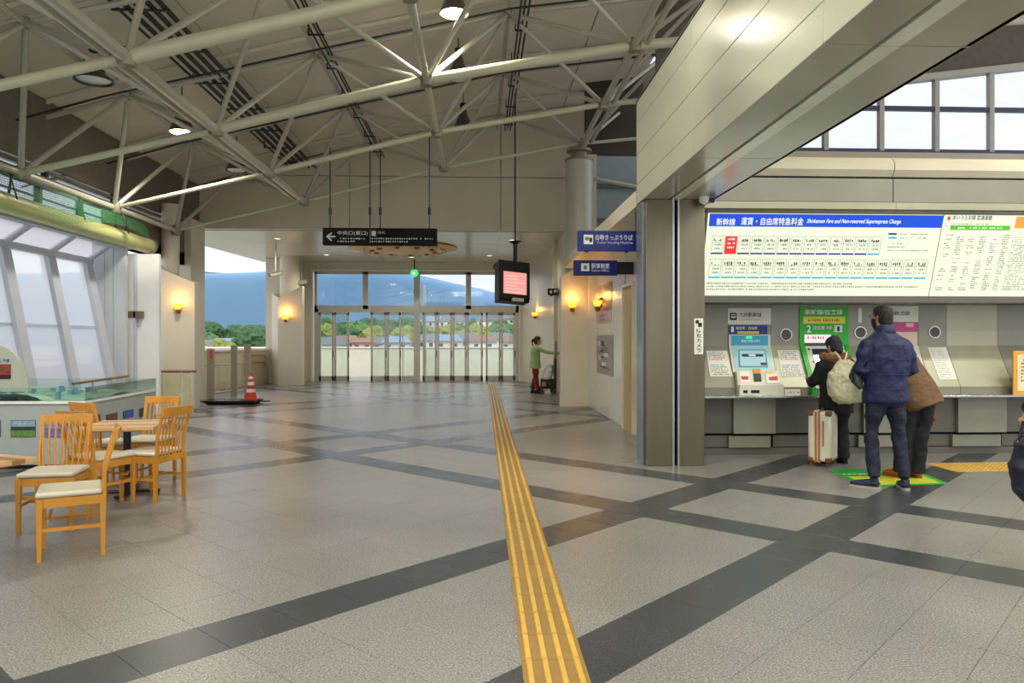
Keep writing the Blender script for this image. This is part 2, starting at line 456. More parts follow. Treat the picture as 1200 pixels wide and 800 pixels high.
# cable runs along the roof
def pipes(label, x, z, n, dx, r, y0, y1, br=True):
    t = thing('cable_run', (x, (y0 + y1) / 2, z), label, 'pipes')
    for k in range(n):
        MB().tube([(x + k * dx, y0, z + .04 * (k % 2)), (x + k * dx, y1, z + .04 * (k % 2))], r, 6).build('pipe', DARK, t)
    if br:
        y = y0 + .7
        while y < y1:
            MB().box(x - .06, x + (n - 1) * dx + .06, y - .02, y + .02, z - .05, z - .03).box(x - .06, x - .04, y - .02, y + .02, z - .05, z + .12).build('bracket', DARK, t); y += 1.45
    return t
pipes('wide rack of dark pipes along the roof between the left lamps', -4.95, 6.08, 9, .085, .022, 1, 19.8)
pipes('pair of thin dark conduits beside the roof chord left of centre', -2.62, 6.38, 3, .07, .018, 1, 19.8)
pipes('thin dark conduits running under the roof right of the lit lamp', .72, 7.12, 3, .07, .018, 1, 19.8)

# sprinkler and water pipes crossing
for (yy, lab) in ((12.2, 'thin dark pipe crossing under the roof behind the thick white chord'), (15.1, 'thin dark pipe crossing under the roof nearer the panelled wall')):
    MB().tube([(x, yy, z - .3) for x, z in (UX if yy < 14 else UX[:5])], .018, 6).build('service_pipe', DARK, label=lab, cat='pipe')

# ---- high bay lamps
def bell(x, y, z, lit, label, flat=False):
    t = thing('high_bay_lamp', (x, y, z), label, 'lamp', 'high bay lamps under the roof')
    m = mat('lamp_shade_grey', '#54544f', .4, metal=.3)
    if flat: prof = [(.03, .3), (.14, .28), (.16, .1), (.27, .02), (.28, -.02), (.26, -.02), (.25, 0.01)]
    else: prof = [(.04, .42), (.09, .4), (.11, .3), (.2, .08), (.24, 0), (.225, 0), (.19, .06), (.1, .25)]
    MB().lathe(prof, (x, y, z), 24, cap=False).build('shade', m, t)
    MB().lathe([(.05, .42), (.075, .44), (.075, .58), (.04, .6)], (x, y, z), 14).build('ballast', DARK, t)
    MB().tube([(x, y, z + .58), (x, y, z + 1.2)], .012, 6).build('stem', DARK, t)
    lm = emis('lit_lamp_lens', '#ffe9b8', 28.0) if lit else mat('unlit_lens', '#eeeee8', .3)
    MB().lathe([(0, .03), (.12, .02), (.2, .0) if not flat else (.24, 0), (.19, -.015), (.0, -.045)], (x, y, z + .01), 24).build('lens', lm, t)
    if lit:
        l = D.lights.new('lamp_light', 'SPOT'); l.energy = LAMP_W; l.color = (1, .94, .84); l.spot_size = math.radians(146); l.spot_blend = .6; l.shadow_soft_size = .2
        lo = D.objects.new('lamp_light', l); COL.objects.link(lo); lo.location = (x, y, z - .07)
        lo.parent = t; lo.matrix_parent_inverse = wm(t).inverted()
    return t
bell(-.37, 11.6, 6.6, True, 'lit high bay lamp at the top centre, glowing warm')
bell(-.38, 14.5, 6.62, False, 'unlit bell lamp in the row behind the lit centre lamp')
bell(-.34, 17.2, 6.42, False, 'unlit bell lamp nearest the panelled wall, centre row')
bell(-5.45, 13.95, 5.35, True, 'lit high bay lamp at upper left below the steel chord')
bell(-5.5, 17.2, 5.4, False, 'unlit bell lamp at left nearest the panelled wall')
bell(-5.8, 11.5, 5.45, False, 'unlit flat round lamp at far upper left', True)
for (x, y, z) in ((-.4, 5.8, 6.6), (-5.8, 5.8, 5.4), (3.2, 3.5, 7.0), (-.4, .5, 6.6), (8.0, 6.0, 7.3)):  # lit lamps added out of view to brighten the hall
    bell(x, y, z, True, 'added high bay lamp out of view, brightening the hall')

# ---- far panelled wall at Y 20
def roofz(x):
    for (xa, za), (xb, zb) in zip(RP, RP[1:]):
        if xa <= x <= xb: return za + (zb - za) * (x - xa) / (xb - xa)
    return 8.4
wf = MB(); xs = [-9.2, -9, -6, -2.78, .53, 4.0]
wf.prism([(-9.2, 20.06, 4.81), (4.0, 20.06, 4.81)] + [(x, 20.06, roofz(x)) for x in xs[::-1]], (0, .25, 0))
wfar = wf.build('wall_far', BEIGE, smooth=False, kind='structure', label='high beige panelled wall above the far passage')
gx = [-11.5, -7.45, -3.36 - .06, .69 - .05, 2.62]
gx = [-9.2, -7.4, -3.42, .62, 4.0]
for a, b in zip(gx, gx[1:]):
    MB().prism([(a + .012, 20, 4.49), (b - .012, 20, 4.49), (b - .012, 20, 5.9), (a + .012, 20, 5.9)], (0, .06, 0)).build('panel', BEIGE, wfar, smooth=False)
    mid = [x for x, z in RP if a + .1 < x < b - .1]
    MB().prism([(a + .012, 20, 5.93), (b - .012, 20, 5.93)] + [(x, 20, roofz(x) - .02) for x in [b - .012] + mid[::-1] + [a + .012]], (0, .06, 0)).build('panel', BEIGE, wfar, smooth=False)
# soffit of the passage beyond
sf = MB().prism([(-7.5, 20.07, 4.5), (-8.66, 23.1, 4.5), (-8.1, 28.5, 4.5), (3.2, 28.5, 4.5), (3.2, 20.07, 4.5)], (0, 0, .3)).build('ceiling', SOFFIT2, smooth=False, kind='structure', label='glossy cream soffit over the far passage')
for (x0, x1) in ((-7.4, -3.45), (-3.42, .6), (.63, 3.1)):
    for (y0, y1) in ((20.3, 22.9), (22.93, 25.6), (25.63, 28.1)):
        B(x0, x1, y0, y1, 4.485, 4.5).build('ceiling_panel', SOFFIT2, sf, smooth=False)

# recessed downlights in the soffit
for (x, y) in ((-5.8, 21.8), (-2.35, 21.2), (1.0, 21.8), (-5.2, 25.8), (-2.35, 26.4), (.4, 25.8)):
    t = thing('downlight', (x, y, 4.48), 'small round recessed downlight in the passage soffit', 'ceiling light', 'soffit downlights')
    MB().lathe([(.11, 0), (.11, -.012), (.085, -.012), (.085, 0)], (x, y, 4.485), 20, cap=False).build('ring', WHITE, t)
    MB().lathe([(0, -.004), (.085, -.004), (.085, 0)], (x, y, 4.485), 20).build('lens', emis('downlight_lens', '#fff0d2', 2.5), t)
    l = D.lights.new('downlight', 'SPOT'); l.energy = 130; l.color = (1, .93, .8); l.spot_size = math.radians(150); l.spot_blend = .7; l.shadow_soft_size = .09
    lo = D.objects.new('downlight_light', l); COL.objects.link(lo); lo.location = (x, y, 4.45); lo.parent = t; lo.matrix_parent_inverse = wm(t).inverted()
# ---- door wall at Y 28.2
YD = 28.2
wb = MB()
wb.box(-6.9, -6.2, YD, YD + .3, 0, 4.14).box(1.56, 2.3, YD, YD + .3, 0, 4.14).box(-6.9, 2.3, YD, YD + .3, 4.14, 4.6)
wb.build('wall_back', CREAM, smooth=False, kind='structure', label='cream wall around the far glass doors')
MB().tube([(-6.24, YD - .02, 0), (-6.24, YD - .02, 4.2), (1.6, YD - .02, 4.2), (1.6, YD - .02, 0)], .035, 4).build('trim_1', WHITE, smooth=False, kind='structure', label='pale trim round the far door opening')
def pxX(px, Y=YD): return aY(px, 400, Y).x
zt, zm = 4.13, 2.72
for wi, (a, b) in enumerate(((368, 428), (428, 489), (489, 549), (549, 608))):
    x0, x1 = pxX(a), pxX(b)
    t = MB().box(x0, x0 + .1, YD + .05, YD + .17, zm, zt).box(x1 - .1, x1, YD + .05, YD + .17, zm, zt).box(x0, x1, YD + .05, YD + .17, zt - .09, zt).box(x0, x1, YD + .05, YD + .17, zm, zm + .14)
    t = t.build('window_%d' % (wi + 1), ALU, smooth=False, kind='structure', label='%s fixed light over the far doors' % ('leftmost', 'second', 'third', 'rightmost')[wi])
    B(x0 + .1, x1 - .1, YD + .1, YD + .11, zm + .14, zt - .09).build('pane', GLASS, t, smooth=False)
B(pxX(368), pxX(608), YD + .03, YD + .2, zm - .12, zm).build('trim_2', ALU, smooth=False, kind='structure', label='grey transom rail over the far doors')
B(pxX(485), pxX(492), YD - .03, YD + .2, 0, zt).build('trim_3', ALU, smooth=False, kind='structure', label='grey post between the two door sets')
leaves = [(373, 391, 1), (391, 409, 1), (434, 453, 1), (453, 470, 1), (471, 486, 0), (495, 512, 1), (512, 530, 1), (530, 547, 1), (547, 566, 1), (569, 587, 1), (587, 604, 1)]
dt = thing('door_1', (pxX(430), YD, 0), 'left set of grey folding glass doors, standing open in the middle', None, kind='structure')
dt2 = thing('door_2', (pxX(550), YD, 0), 'right set of grey folding glass doors, closed', None, kind='structure')
for a, b, fr in leaves:
    x0, x1 = pxX(a), pxX(b); p = dt if a < 490 else dt2; h = zm - .12; fw = .07 if fr else .03
    L = MB().box(x0 + .01, x0 + fw + .01, YD + .05, YD + .11, 0.01, h).box(x1 - fw - .01, x1 - .01, YD + .05, YD + .11, .01, h).box(x0, x1, YD + .05, YD + .11, h - .1, h).box(x0, x1, YD + .05, YD + .11, .01, .2)
    L = L.build('door_leaf', ALU, p, smooth=False)
    B(x0 + fw, x1 - fw, YD + .075, YD + .085, .2, h - .1).build('pane', GLASSG, L, smooth=False)
    if fr: B(x1 - .03, x1 - .005, YD + .01, YD + .05, .9, 1.15).build('handle', DARK, L, smooth=False)
B(pxX(409), pxX(434), YD + .0, YD + .2, .0, .012).build('trim_4', ALU, smooth=False, kind='structure', label='door threshold')
B(pxX(368), pxX(373), YD + .03, YD + .16, 0, zm).build('trim_5', ALU, smooth=False, kind='structure', label='left door jamb')
B(pxX(604), pxX(608), YD + .03, YD + .16, 0, zm).build('trim_6', ALU, smooth=False, kind='structure', label='right door jamb')

# ---- far right side wall of the passage
wr = MB(); pl = [(1.62, 28.2), (1.95, 26.5), (2.36, 23.6), (2.36, 17.3)]
for (a, b) in zip(pl, pl[1:]):
    wr.prism([(a[0], a[1], 0), (b[0], b[1], 0), (b[0], b[1], 4.5), (a[0], a[1], 4.5)], (.25, 0, 0))
wr.build('wall_right', CREAM, smooth=False, kind='structure', label='cream side wall beside the woman in green')
B(2.24, 2.37, 21.9, 22.05, 0, 4.5).build('trim_7', CREAM, smooth=False, kind='structure', label='vertical cream rib on the side wall')
MB().box(2.22, 2.36, 17.35, 23, 2.9, 2.93).build('trim_8', mat('joint_brown', '#6e6550', .6), smooth=False, kind='structure', label='thin horizontal joint along the side wall')

# ---- piers
def pier(name, label, face, h0, h1, left=None, depth=.8, m=CREAM):
    (xa, ya), (xb, yb) = face
    poly = [(xa, ya, 0), (xb, yb, 0), (xb, yb, h1), (xa, ya, h0)]
    o = MB().prism(poly, (0, depth, 0)).build(name, m, smooth=False, kind='structure', label=label)
    return o
pL = pier('wall_left', 'cream pier with a lit sconce beyond the café tables', ((-7.09, 17), (-6.36, 17)), 3.13, 2.82, depth=.3)
MB().prism([(-7.09, 17, 0), (-7.46, 17.6, 0), (-7.46, 17.6, 3.3), (-7.09, 17, 3.13)], (0, .2, 0)).build('side_panel', WHITE, pL, smooth=False)  # white colour stands for daylight on this side of the cream pier
MB().lathe([(.2, 0), (.2, 4.7)], (-7.18, 17.7, 0), 24).build('column', CREAM, pL)
B(-7.5, -7.2, 19.0, 19.95, 0, 4.6).build('post', CREAM, pL, smooth=False)
p2 = pier('wall_left', 'cream pier with a lit sconce left of the far doors', ((-6.82, 25.7), (-6.0, 25.7)), 3.0, 3.4, depth=.3)
MB().prism([(-6.82, 25.7, 0), (-7.3, 26.7, 0), (-7.3, 26.7, 3.2), (-6.82, 25.7, 3.0)], (0, .5, 0)).build('side_panel', CREAM, p2, smooth=False)
MB().lathe([(.34, 0), (.34, 4.5)], (-6.62, 26.5, 0), 24).build('column', CREAM, p2)
B(-7.6, -6.9, 27.0, 28.2, 0, 4.48).build('back_panel', BEIGE, p2, smooth=False)
p3 = pier('wall_right', 'cream pier with a lit sconce behind the blue signs', ((1.93, 17.1), (2.63, 17.1)), 3.0, 3.42, depth=.35)
cR = thing('round_column', (2.39, 17.4, 3.3), 'round grey column rising from the pier to the roof truss', 'column')
MB().lathe([(.32, 3.0), (.32, 5.75)], (2.39, 17.45, 0), 32).build('shaft', mat('column_grey', '#b9b8ac', .35, metal=.1, var=.03), cR)
MB().lathe([(.34, 5.75), (.34, 5.8), (.2, 5.82), (.2, 5.95), (.3, 5.97), (.3, 6.02)], (2.39, 17.45, 0), 24).build('capital', JOINT, cR)

# ---- left parapet with open air above
a = Vector((-9.0, 18.6, 0)); b = Vector((-7.5, 27.0, 0)); dv = (b - a)
pp = MB().prism([a, b, b + Vector((0, 0, 1.18)), a + Vector((0, 0, 1.18))], (-.2, 0, 0)).build('wall_left', CREAM, smooth=False, kind='structure', label='low cream parapet under the open view of the hills')
MB().prism([a + Vector((.05, 0, 1.18)), b + Vector((.05, 0, 1.18)), b + Vector((-.26, 0, 1.18)), a + Vector((-.26, 0, 1.18))], (0, 0, .06)).build('coping', WHITE, pp, smooth=False)
MB().prism([a + Vector((.02, 0, .0)), b + Vector((.02, 0, 0)), b + Vector((-.05, 0, 0)), a + Vector((-.05, 0, 0))], (0, 0, .22)).build('skirting', BEIGE, pp, smooth=False)
hr = thing('wall_handrail', (-7.5, 25.5, .8), 'short orange-brown double handrail on the parapet beside the far pier', 'handrail')
for z in (1.02, .78):
    q0 = a + dv * .78 + Vector((.12, 0, z)); q1 = a + dv * .94 + Vector((.12, 0, z))
    MB().tube([q0, q1, q1 + Vector((0, 0, -.12))], .025, 8).build('rail', mat('rail_wood', '#b4713a', .4), hr)
    MB().tube([q0 + Vector((-.1, 0, 0)), q0], .015, 6).build('bracket', DARK, hr)

# ================================================================== left glazing
YG = [15.0 - 1.3 * k for k in range(0, 13)]
XB, XT, ZB, ZT = -7.13, -7.65, .0, 3.08
XS, ZS = -7.2, 3.42
def xb_at(z): return XB + .075 + (XT - XB - .075) * (z - ZB) / (ZT - ZB)
kerb = B(-7.4, -6.95, -1, 15.2, 0, .25).build('baseboard_left', mat('grey_kerb', '#9aa09f', .5), smooth=False, kind='structure', label='low kerb under the leaning glass wall')
for k in range(len(YG) - 1):
    y1, y0 = YG[k], YG[k + 1]
    t = thing('window_%d' % (k + 5), (XB, (y0 + y1) / 2, 0), 'tall glass bay leaning outward, number %d from the end wall' % (k + 1), None, kind='structure')
    yy = y1
    MB().prism([(xb_at(.25), yy - .12, .25), (xb_at(.25) - .16, yy - .12, .25), (XT - .16, yy - .12, ZT), (XT, yy - .12, ZT)], (0, .24, 0)).build('mullion', WHITEFRAME, t, smooth=False)
    MB().prism([(XT, yy - .06, ZT), (XT - .05, yy - .06, ZT + .05), (XS, yy - .06, ZS + .05), (XS, yy - .06, ZS - .02)], (0, .12, 0)).build('rafter', WHITEFRAME, t, smooth=False)
    xg = -.08
    mb = MB(); mb.add([(xb_at(.25) + xg, y0, .25), (xb_at(.25) + xg, y1, .25), (XT + xg, y1, ZT), (XT + xg, y0, ZT)], [(0, 1, 2, 3)])
    mb.build('pane', FROST, t, smooth=False)
    mb = MB(); mb.add([(XT - .02, y0, ZT + .03), (XT - .02, y1, ZT + .03), (XS, y1, ZS), (XS, y0, ZS)], [(0, 1, 2, 3)]); mb.build('skylight_pane', FROST, t, smooth=False)
    xh = xb_at(1.78) - .1
    B(xh - .02, xh + .02, y0, y1, 1.76, 1.80).build('cross_bar', WHITEFRAME, t, smooth=False)
B(XT - .12, XT + .03, -1, 15.1, ZT - .05, ZT + .06).build('trim_9', WHITEFRAME, smooth=False, kind='structure', label='eaves rail of the leaning glass wall')
B(XS - .03, XS + .08, -1, 15.6, ZS - .04, ZS + .1).build('trim_10', WHITEFRAME, smooth=False, kind='structure', label='upper rail of the skylight strip')
# end wall of the glazing
ew = MB().prism([(-7.75, 15.3, 0), (-7.1, 15.3, 0), (-7.1, 15.3, 3.5), (-7.75, 15.3, 3.5)], (0, .12, 0)).build('wall_left', mat('bluish_white_wall', '#c3c9cb', .4, var=.02), smooth=False, kind='structure', label='white end wall beside the leaning glass')
for (x0, x1) in ((-7.72, -7.5), (-7.49, -7.33), (-7.32, -7.12)):
    B(x0, x1, 15.285, 15.3, .02, 3.45).build('panel', MATS['bluish_white_wall'], ew, smooth=False)
sw = thing('window_20', (-7.0, 15.5, 0), 'narrow tall window beside the cream pier', None, kind='structure')
x0, x1 = pxX(147, 15.6), pxX(169, 15.6)
B(x0, x0 + .06, 15.5, 15.6, 0, 3.3).build('frame', mat('brown_frame', '#6d6250', .5), sw, smooth=False)
B(x0 + .2, x0 + .24, 15.5, 15.6, 0, 3.3).build('frame', WHITEFRAME, sw, smooth=False)
B(x0, x1, 15.5, 15.6, 1.98, 2.12).build('transom', MATS['brown_frame'], sw, smooth=False)
B(x0 + .06, x0 + .2, 15.54, 15.55, 0, 3.3).build('pane', FROST, sw, smooth=False)
B(x0 + .24, x1 + .3, 15.6, 15.7, 0, 3.3).build('side_panel', WHITE, sw, smooth=False)
# band above the glazing: gutter tube, clerestory strip, upper wall
gut = thing('gutter_tube', (-7.05, 8, 3.7), 'thick pale green curved gutter tube above the leaning glass', 'gutter')
MB().tube([(-7.0, -1, 3.56), (-7.02, 12, 3.56), (-7.05, 16.2, 3.54)], .155, 20).build('pipe', mat('pale_green_paint', '#b9bd7c', .35, var=.05), gut)
MB().lathe([(.17, 0), (.17, .1)], (-7.04, 16.2, 3.54), 20, axis='y').build('end_cap', JOINT, gut)
for y in (3, 6, 9, 11.5, 13.4, 15.2): MB().tube([(-7.05, y, 3.7), (-7.0, y, 4.05)], .02, 6).build('bracket', DARK, gut)
DG_ = mat('dark_green_steel', '#1f4a33', .5)
uw = B(-7.42, -7.36, -1, 20, 4.1, 4.3).build('wall_left', DARKROOF, smooth=False, kind='structure', label='dark upper wall with glazed slits above the gutter tube')
for z0, z1 in ((3.42, 3.72), (4.38, 4.43), (4.49, 5.62)): B(-7.42, -7.36, -1, 20, z0, z1).build('wall_band', DARKROOF, uw, smooth=False)
for k in range(13): B(-7.44, -7.34, -.2 + k * 1.3, -.12 + k * 1.3, 3.72, 4.1).build('mullion', DG_, uw, smooth=False)
for k in range(8): B(-7.44, -7.34, 1 + k * 2.4, 1.06 + k * 2.4, 4.3, 4.49).build('slit_bracket', DARK, uw, smooth=False)
B(-7.40, -7.39, -1, 15, 3.72, 4.1).build('pane', GLASS, uw, smooth=False)
B(-7.40, -7.39, -1, 20, 4.3, 4.49).build('pane', GLASS, uw, smooth=False)
B(-7.42, -7.36, 15, 20, 3.42, 4.1).build('blank_band', DARKROOF, uw, smooth=False)
B(-7.38, -7.35, -1, 15, 3.9, 3.93).build('glazing_bar', DG_, uw, smooth=False)
# green net
nm = D.materials.new('green_net'); nm.use_nodes = True; tnt = nm.node_tree; b_ = tnt.nodes['Principled BSDF']
b_.inputs['Base Color'].default_value = lin('#2c7a45'); b_.inputs['Roughness'].default_value = .7
ck = N(tnt, 'ShaderNodeTexWave', Scale=9.0); ck.bands_direction = 'Y'; ck2 = N(tnt, 'ShaderNodeTexWave', Scale=9.0); ck2.bands_direction = 'Z'
tcn = N(tnt, 'ShaderNodeTexCoord'); tnt.links.new(tcn.outputs['Object'], ck.inputs['Vector']); tnt.links.new(tcn.outputs['Object'], ck2.inputs['Vector'])
mxm = N(tnt, 'ShaderNodeMath', operation='MAXIMUM'); tnt.links.new(ck.outputs['Fac'], mxm.inputs[0]); tnt.links.new(ck2.outputs['Fac'], mxm.inputs[1])
mra = N(tnt, 'ShaderNodeMapRange'); mra.inputs['From Min'].default_value = .6; mra.inputs['From Max'].default_value = 1; mra.inputs['To Min'].default_value = .12; mra.inputs['To Max'].default_value = .7
tnt.links.new(mxm.outputs[0], mra.inputs[0]); tnt.links.new(mra.outputs[0], b_.inputs['Alpha'])
net = MB(); rows = []
for i in range(60):
    y = 1 + i * .25; s = .5 + .5 * math.sin(y * 1.35)
    zt_ = 4.08 - .06 * s; zb_ = 3.72 - .3 * (1 - abs(math.sin(y * .75))) ; rows.append([Vector((-7.0 + .05 * math.sin(y * 3), y, zt_)), Vector((-6.86 + .06 * math.sin(y * 4), y, (zt_ + zb_) / 2)), Vector((-6.8, y, zb_))])
for a_, b2_ in zip(rows, rows[1:]):
    for k in range(2): net.add([a_[k], a_[k + 1], b2_[k + 1], b2_[k]], [(0, 1, 2, 3)])
gn = net.build('green_net', nm, label='sagging green safety net draped along the gutter tube', cat='net')
for y in (9.5, 11.3, 13.2, 14.8):
    MB().tube([(-6.95, y, 4.1), (-6.8, y, 3.6)], .012, 5).build('tie', DARK, gn)

# ================================================================== right side building
WX = 2.55
wrr = B(WX, WX + .15, 9.25, 17.1, 0, 3.2).build('wall_right', mat('glossy_white_panel', '#d8d4c4', .15, var=.02, spec=.6), smooth=False, kind='structure', label='glossy white side wall with posters behind the steel pillar')
for (y0, y1) in ((9.26, 11.38), (11.4, 11.9), (12.75, 14.2), (14.22, 15.6), (15.62, 17.0)):
    B(WX - .012, WX, y0 + .01, y1 - .01, .02, 3.15).build('panel', MATS['glossy_white_panel'], wrr, smooth=False)
ya, yb = 11.95, 12.72
B(WX - .03, WX + .01, ya, yb, .0, 2.42).build('door_recess', mat('ochre_door', '#b59f6a', .5), wrr, smooth=False)
for (y0, y1, z0, z1) in ((ya - .05, ya, 0, 2.47), (yb, yb + .05, 0, 2.47), (ya, yb, 2.42, 2.47)):
    B(WX - .06, WX, y0, y1, z0, z1).build('door_frame', BEIGE, wrr, smooth=False)
cp = MB().prism([(1.99, 9.26, 3.2), (1.99, 9.26, 3.4), (2.15, 9.26, 3.46), (2.7, 9.26, 3.46), (2.7, 9.26, 3.2)], (0, 7.83, 0)).build('trim_11', CREAM, smooth=False, kind='structure', label='cream coping beam running back to the round column')
# pale slatted panel behind the column
sp = B(2.65, 6.5, 18.3, 18.4, 3.4, 6.1).build('wall_right', mat('pale_blue_panel', '#8fa0a4', .4, var=.04), smooth=False, kind='structure', label='pale blue panels behind the round column')
B(2.65, 6.5, 18.3, 18.4, 6.1, 8.4).build('dark_upper_panel', mat('dark_brown_panel', '#3f362a', .7), sp, smooth=False)
for z in (3.6, 4.45, 5.3): B(2.9, 6.4, 18.22, 18.3, z, z + .1).build('rail', mat('slate_rail', '#5d6669', .5), sp, smooth=False)
B(2.66, 2.92, 18.15, 18.3, 3.4, 6.1).build('post', BEIGE, sp, smooth=False)
MB().tube([(2.8, 17.9, 5.45), (4.2, 17.9, 5.2)], .05, 8).build('strut', STEELP, sp)

# steel pillar
pm = thing('steel_pillar', (2.37, 9.0, 0), 'wide brushed steel pillar split by a dark groove under the white beam', 'pillar')
xa, xm1, xm2, xb = pxX(757, 8.85), pxX(789, 8.85), pxX(795, 8.85), pxX(826, 8.85)
B(xa, xm1, 8.85, 9.25, 0, 3.215).build('cladding', BRUSHED, pm, bevel=.006)
B(xm2, xb, 8.85, 9.25, 0, 3.215).build('cladding', BRUSHED, pm, bevel=.006)
B(xm1 - .002, xm2 + .002, 8.9, 9.2, 0, 3.215).build('groove', GAP, pm, smooth=False)
for x in (xm1, xm2): B(x - .012, x + .012, 8.84, 8.86, .0, 3.21).build('groove_edge', BRIGHTSTEEL, pm, smooth=False)
B(xa - .03, xa - .002, 8.95, 9.25, 0, 3.2).build('side_trim', mat('blue_grey_trim', '#8c9098', .25, metal=.6), pm, smooth=False)

# header beam
HX0, HX1, HZ0, HZ1, HY1 = 1.99, 2.86, 3.215, 4.52, 9.26
hd = B(HX0 + .03, HX1 - .03, -2, HY1 - .03, HZ0 + .03, HZ1 - .03).build('trim_12', GAP, smooth=False, kind='structure', label='deep white clad beam crossing above the ticket hall entrance')
ys = [-2, .9, 2.5, 5.82, 9.26]
ycuts = [-2.0, 1.7, 5.05 - .0, 9.26]
ycuts = [-2.0, 1.3, 4.2, 6.85, 9.26]
zc = [HZ0 + (HZ1 - HZ0) * f for f in (0, .19, .47, .77, 1)]
for y0, y1 in zip(ycuts, ycuts[1:]):
    for z0, z1 in zip(zc, zc[1:]):
        B(HX0, HX0 + .035, y0 + .003, y1 - .003, z0 + .003, z1 - .003).build('panel', HEADER, hd, bevel=.002)
sx = [HX0, aZ(785.75, 232.5, HZ0).x - .012, aZ(785.75, 232.5, HZ0).x + .012]
sx = [HX0, 2.30, 2.33, 2.45, HX1]
for y0, y1 in zip(ycuts, ycuts[1:]):
    B(sx[0] + .004, sx[1], y0 + .005, y1 - .005, HZ0, HZ0 + .03).build('soffit_panel', SOFFITM, hd, bevel=.003)
    B(sx[3] + .004, sx[4], y0 + .005, y1 - .005, HZ0, HZ0 + .03).build('soffit_panel', SOFFITM, hd, bevel=.003)
    B(sx[2], sx[3], y0 + .005, y1 - .005, HZ0 - .004, HZ0 + .03).build('track_strip', mat('reflected_track', '#dfe3cf', .2, spec=.7), hd, smooth=False)  # pale colour stands in for board light reflected along the strip
B(HX1 - .035, HX1, -2, HY1, HZ0, HZ1).build('side_panel', HEADER, hd, smooth=False)
B(HX0, HX1, HY1 - .03, HY1, HZ0, HZ1).build('end_panel', HEADER, hd, smooth=False)
B(HX0, HX1, -2, HY1, HZ1 - .03, HZ1).build('top_panel', HEADER, hd, smooth=False)

# ---- ticket wall
XR = 12.0
tw = B(2.76, XR, 9.95, 10.1, 0, 3.6).build('wall_right', CONSOLED, smooth=False, kind='structure', label='grey steel wall carrying the ticket machines')
# roller coping and fascia
cop = thing('trim_13', (6, 9.5, 3.3), 'rounded coping over the fare board', None, kind='structure')
js = [2.76, pxX(1046.6, 9.4), XR]
for x0, x1 in zip(js, js[1:]):
    MB().prism([(x0 + .006, 9.42, 3.64), (x0 + .006, 9.36, 3.72), (x0 + .006, 9.36, 3.8), (x0 + .006, 9.42, 3.88), (x0 + .006, 9.55, 3.92), (x0 + .006, 9.9, 3.92), (x0 + .006, 9.9, 3.64)], (x1 - x0 - .012, 0, 0)).build('rounded_coping', BEIGE, cop, smooth=False)
    B(x0 + .006, x1 - .006, 9.4, 9.5, 3.31, 3.61).build('fascia_panel', CONSOLE, cop, smooth=False)
    B(x0 + .003, x1 - .003, 9.33, 9.5, 3.2, 3.29).build('lip', CONSOLEL, cop, smooth=False)
B(2.76, XR, 9.45, 9.95, 3.14, 3.85).build('backing', GAP, cop, smooth=False)
B(2.76, XR, 9.34, 9.95, 2.0, 2.085).build('lower_rail', CONSOLED, cop, smooth=False)

# windows above
wz = 14.0
wn = thing('window_30', (9, wz, 5), 'band of square windows high above the fare board', None, kind='structure')
mxs = [967, 1030.5, 1096.5, 1160.5]; mX = [pxX(p, wz) for p in mxs]; step = (mX[3] - mX[0]) / 3
xsM = [mX[0] + step * k for k in range(-3, 6)]
zl, zmid = aY(1100, 178, wz).z, aY(1100, 128, wz).z
def ztop(x): return 6.2 + (x - 5.98) * .127
for x in xsM: B(x - .045, x + .045, wz - .06, wz + .06, zl, ztop(x)).build('mullion', ALU, wn, smooth=False)
for z in (zl, zmid): B(xsM[0], xsM[-1], wz - .05, wz + .05, z - .04, z + .04).build('rail', mat('blue_grey_rail', '#4d4f68', .4), wn, smooth=False)
for x0, x1 in zip(xsM, xsM[1:]):
    B(x0, x1, wz - .005, wz + .005, zl, zmid).build('pane', GLASS, wn, smooth=False)
    MB().prism([(x0, wz - .005, zmid), (x1, wz - .005, zmid), (x1, wz - .005, ztop(x1)), (x0, wz - .005, ztop(x0))], (0, .01, 0)).build('pane', GLASS, wn, smooth=False)
    MB().prism([(x0, wz - .1, ztop(x0)), (x1, wz - .1, ztop(x1)), (x1, wz - .1, ztop(x1) + .12), (x0, wz - .1, ztop(x0) + .12)], (0, .2, 0)).build('head_rail', ALU, wn, smooth=False)
B(3.35, 14, wz - .1, wz + .1, 0, zl - .04).build('wall_back', BEIGE, smooth=False, kind='structure', label='wall below the high windows')
MB().prism([(xsM[0], wz + .02, ztop(xsM[0]) + .1), (14, wz + .02, ztop(14) + .1), (14, wz + .02, 8.4), (xsM[0], wz + .02, 8.1)], (0, .08, 0)).build('wall_back', DARKROOF, smooth=False, kind='structure', label='dark gable above the high windows')

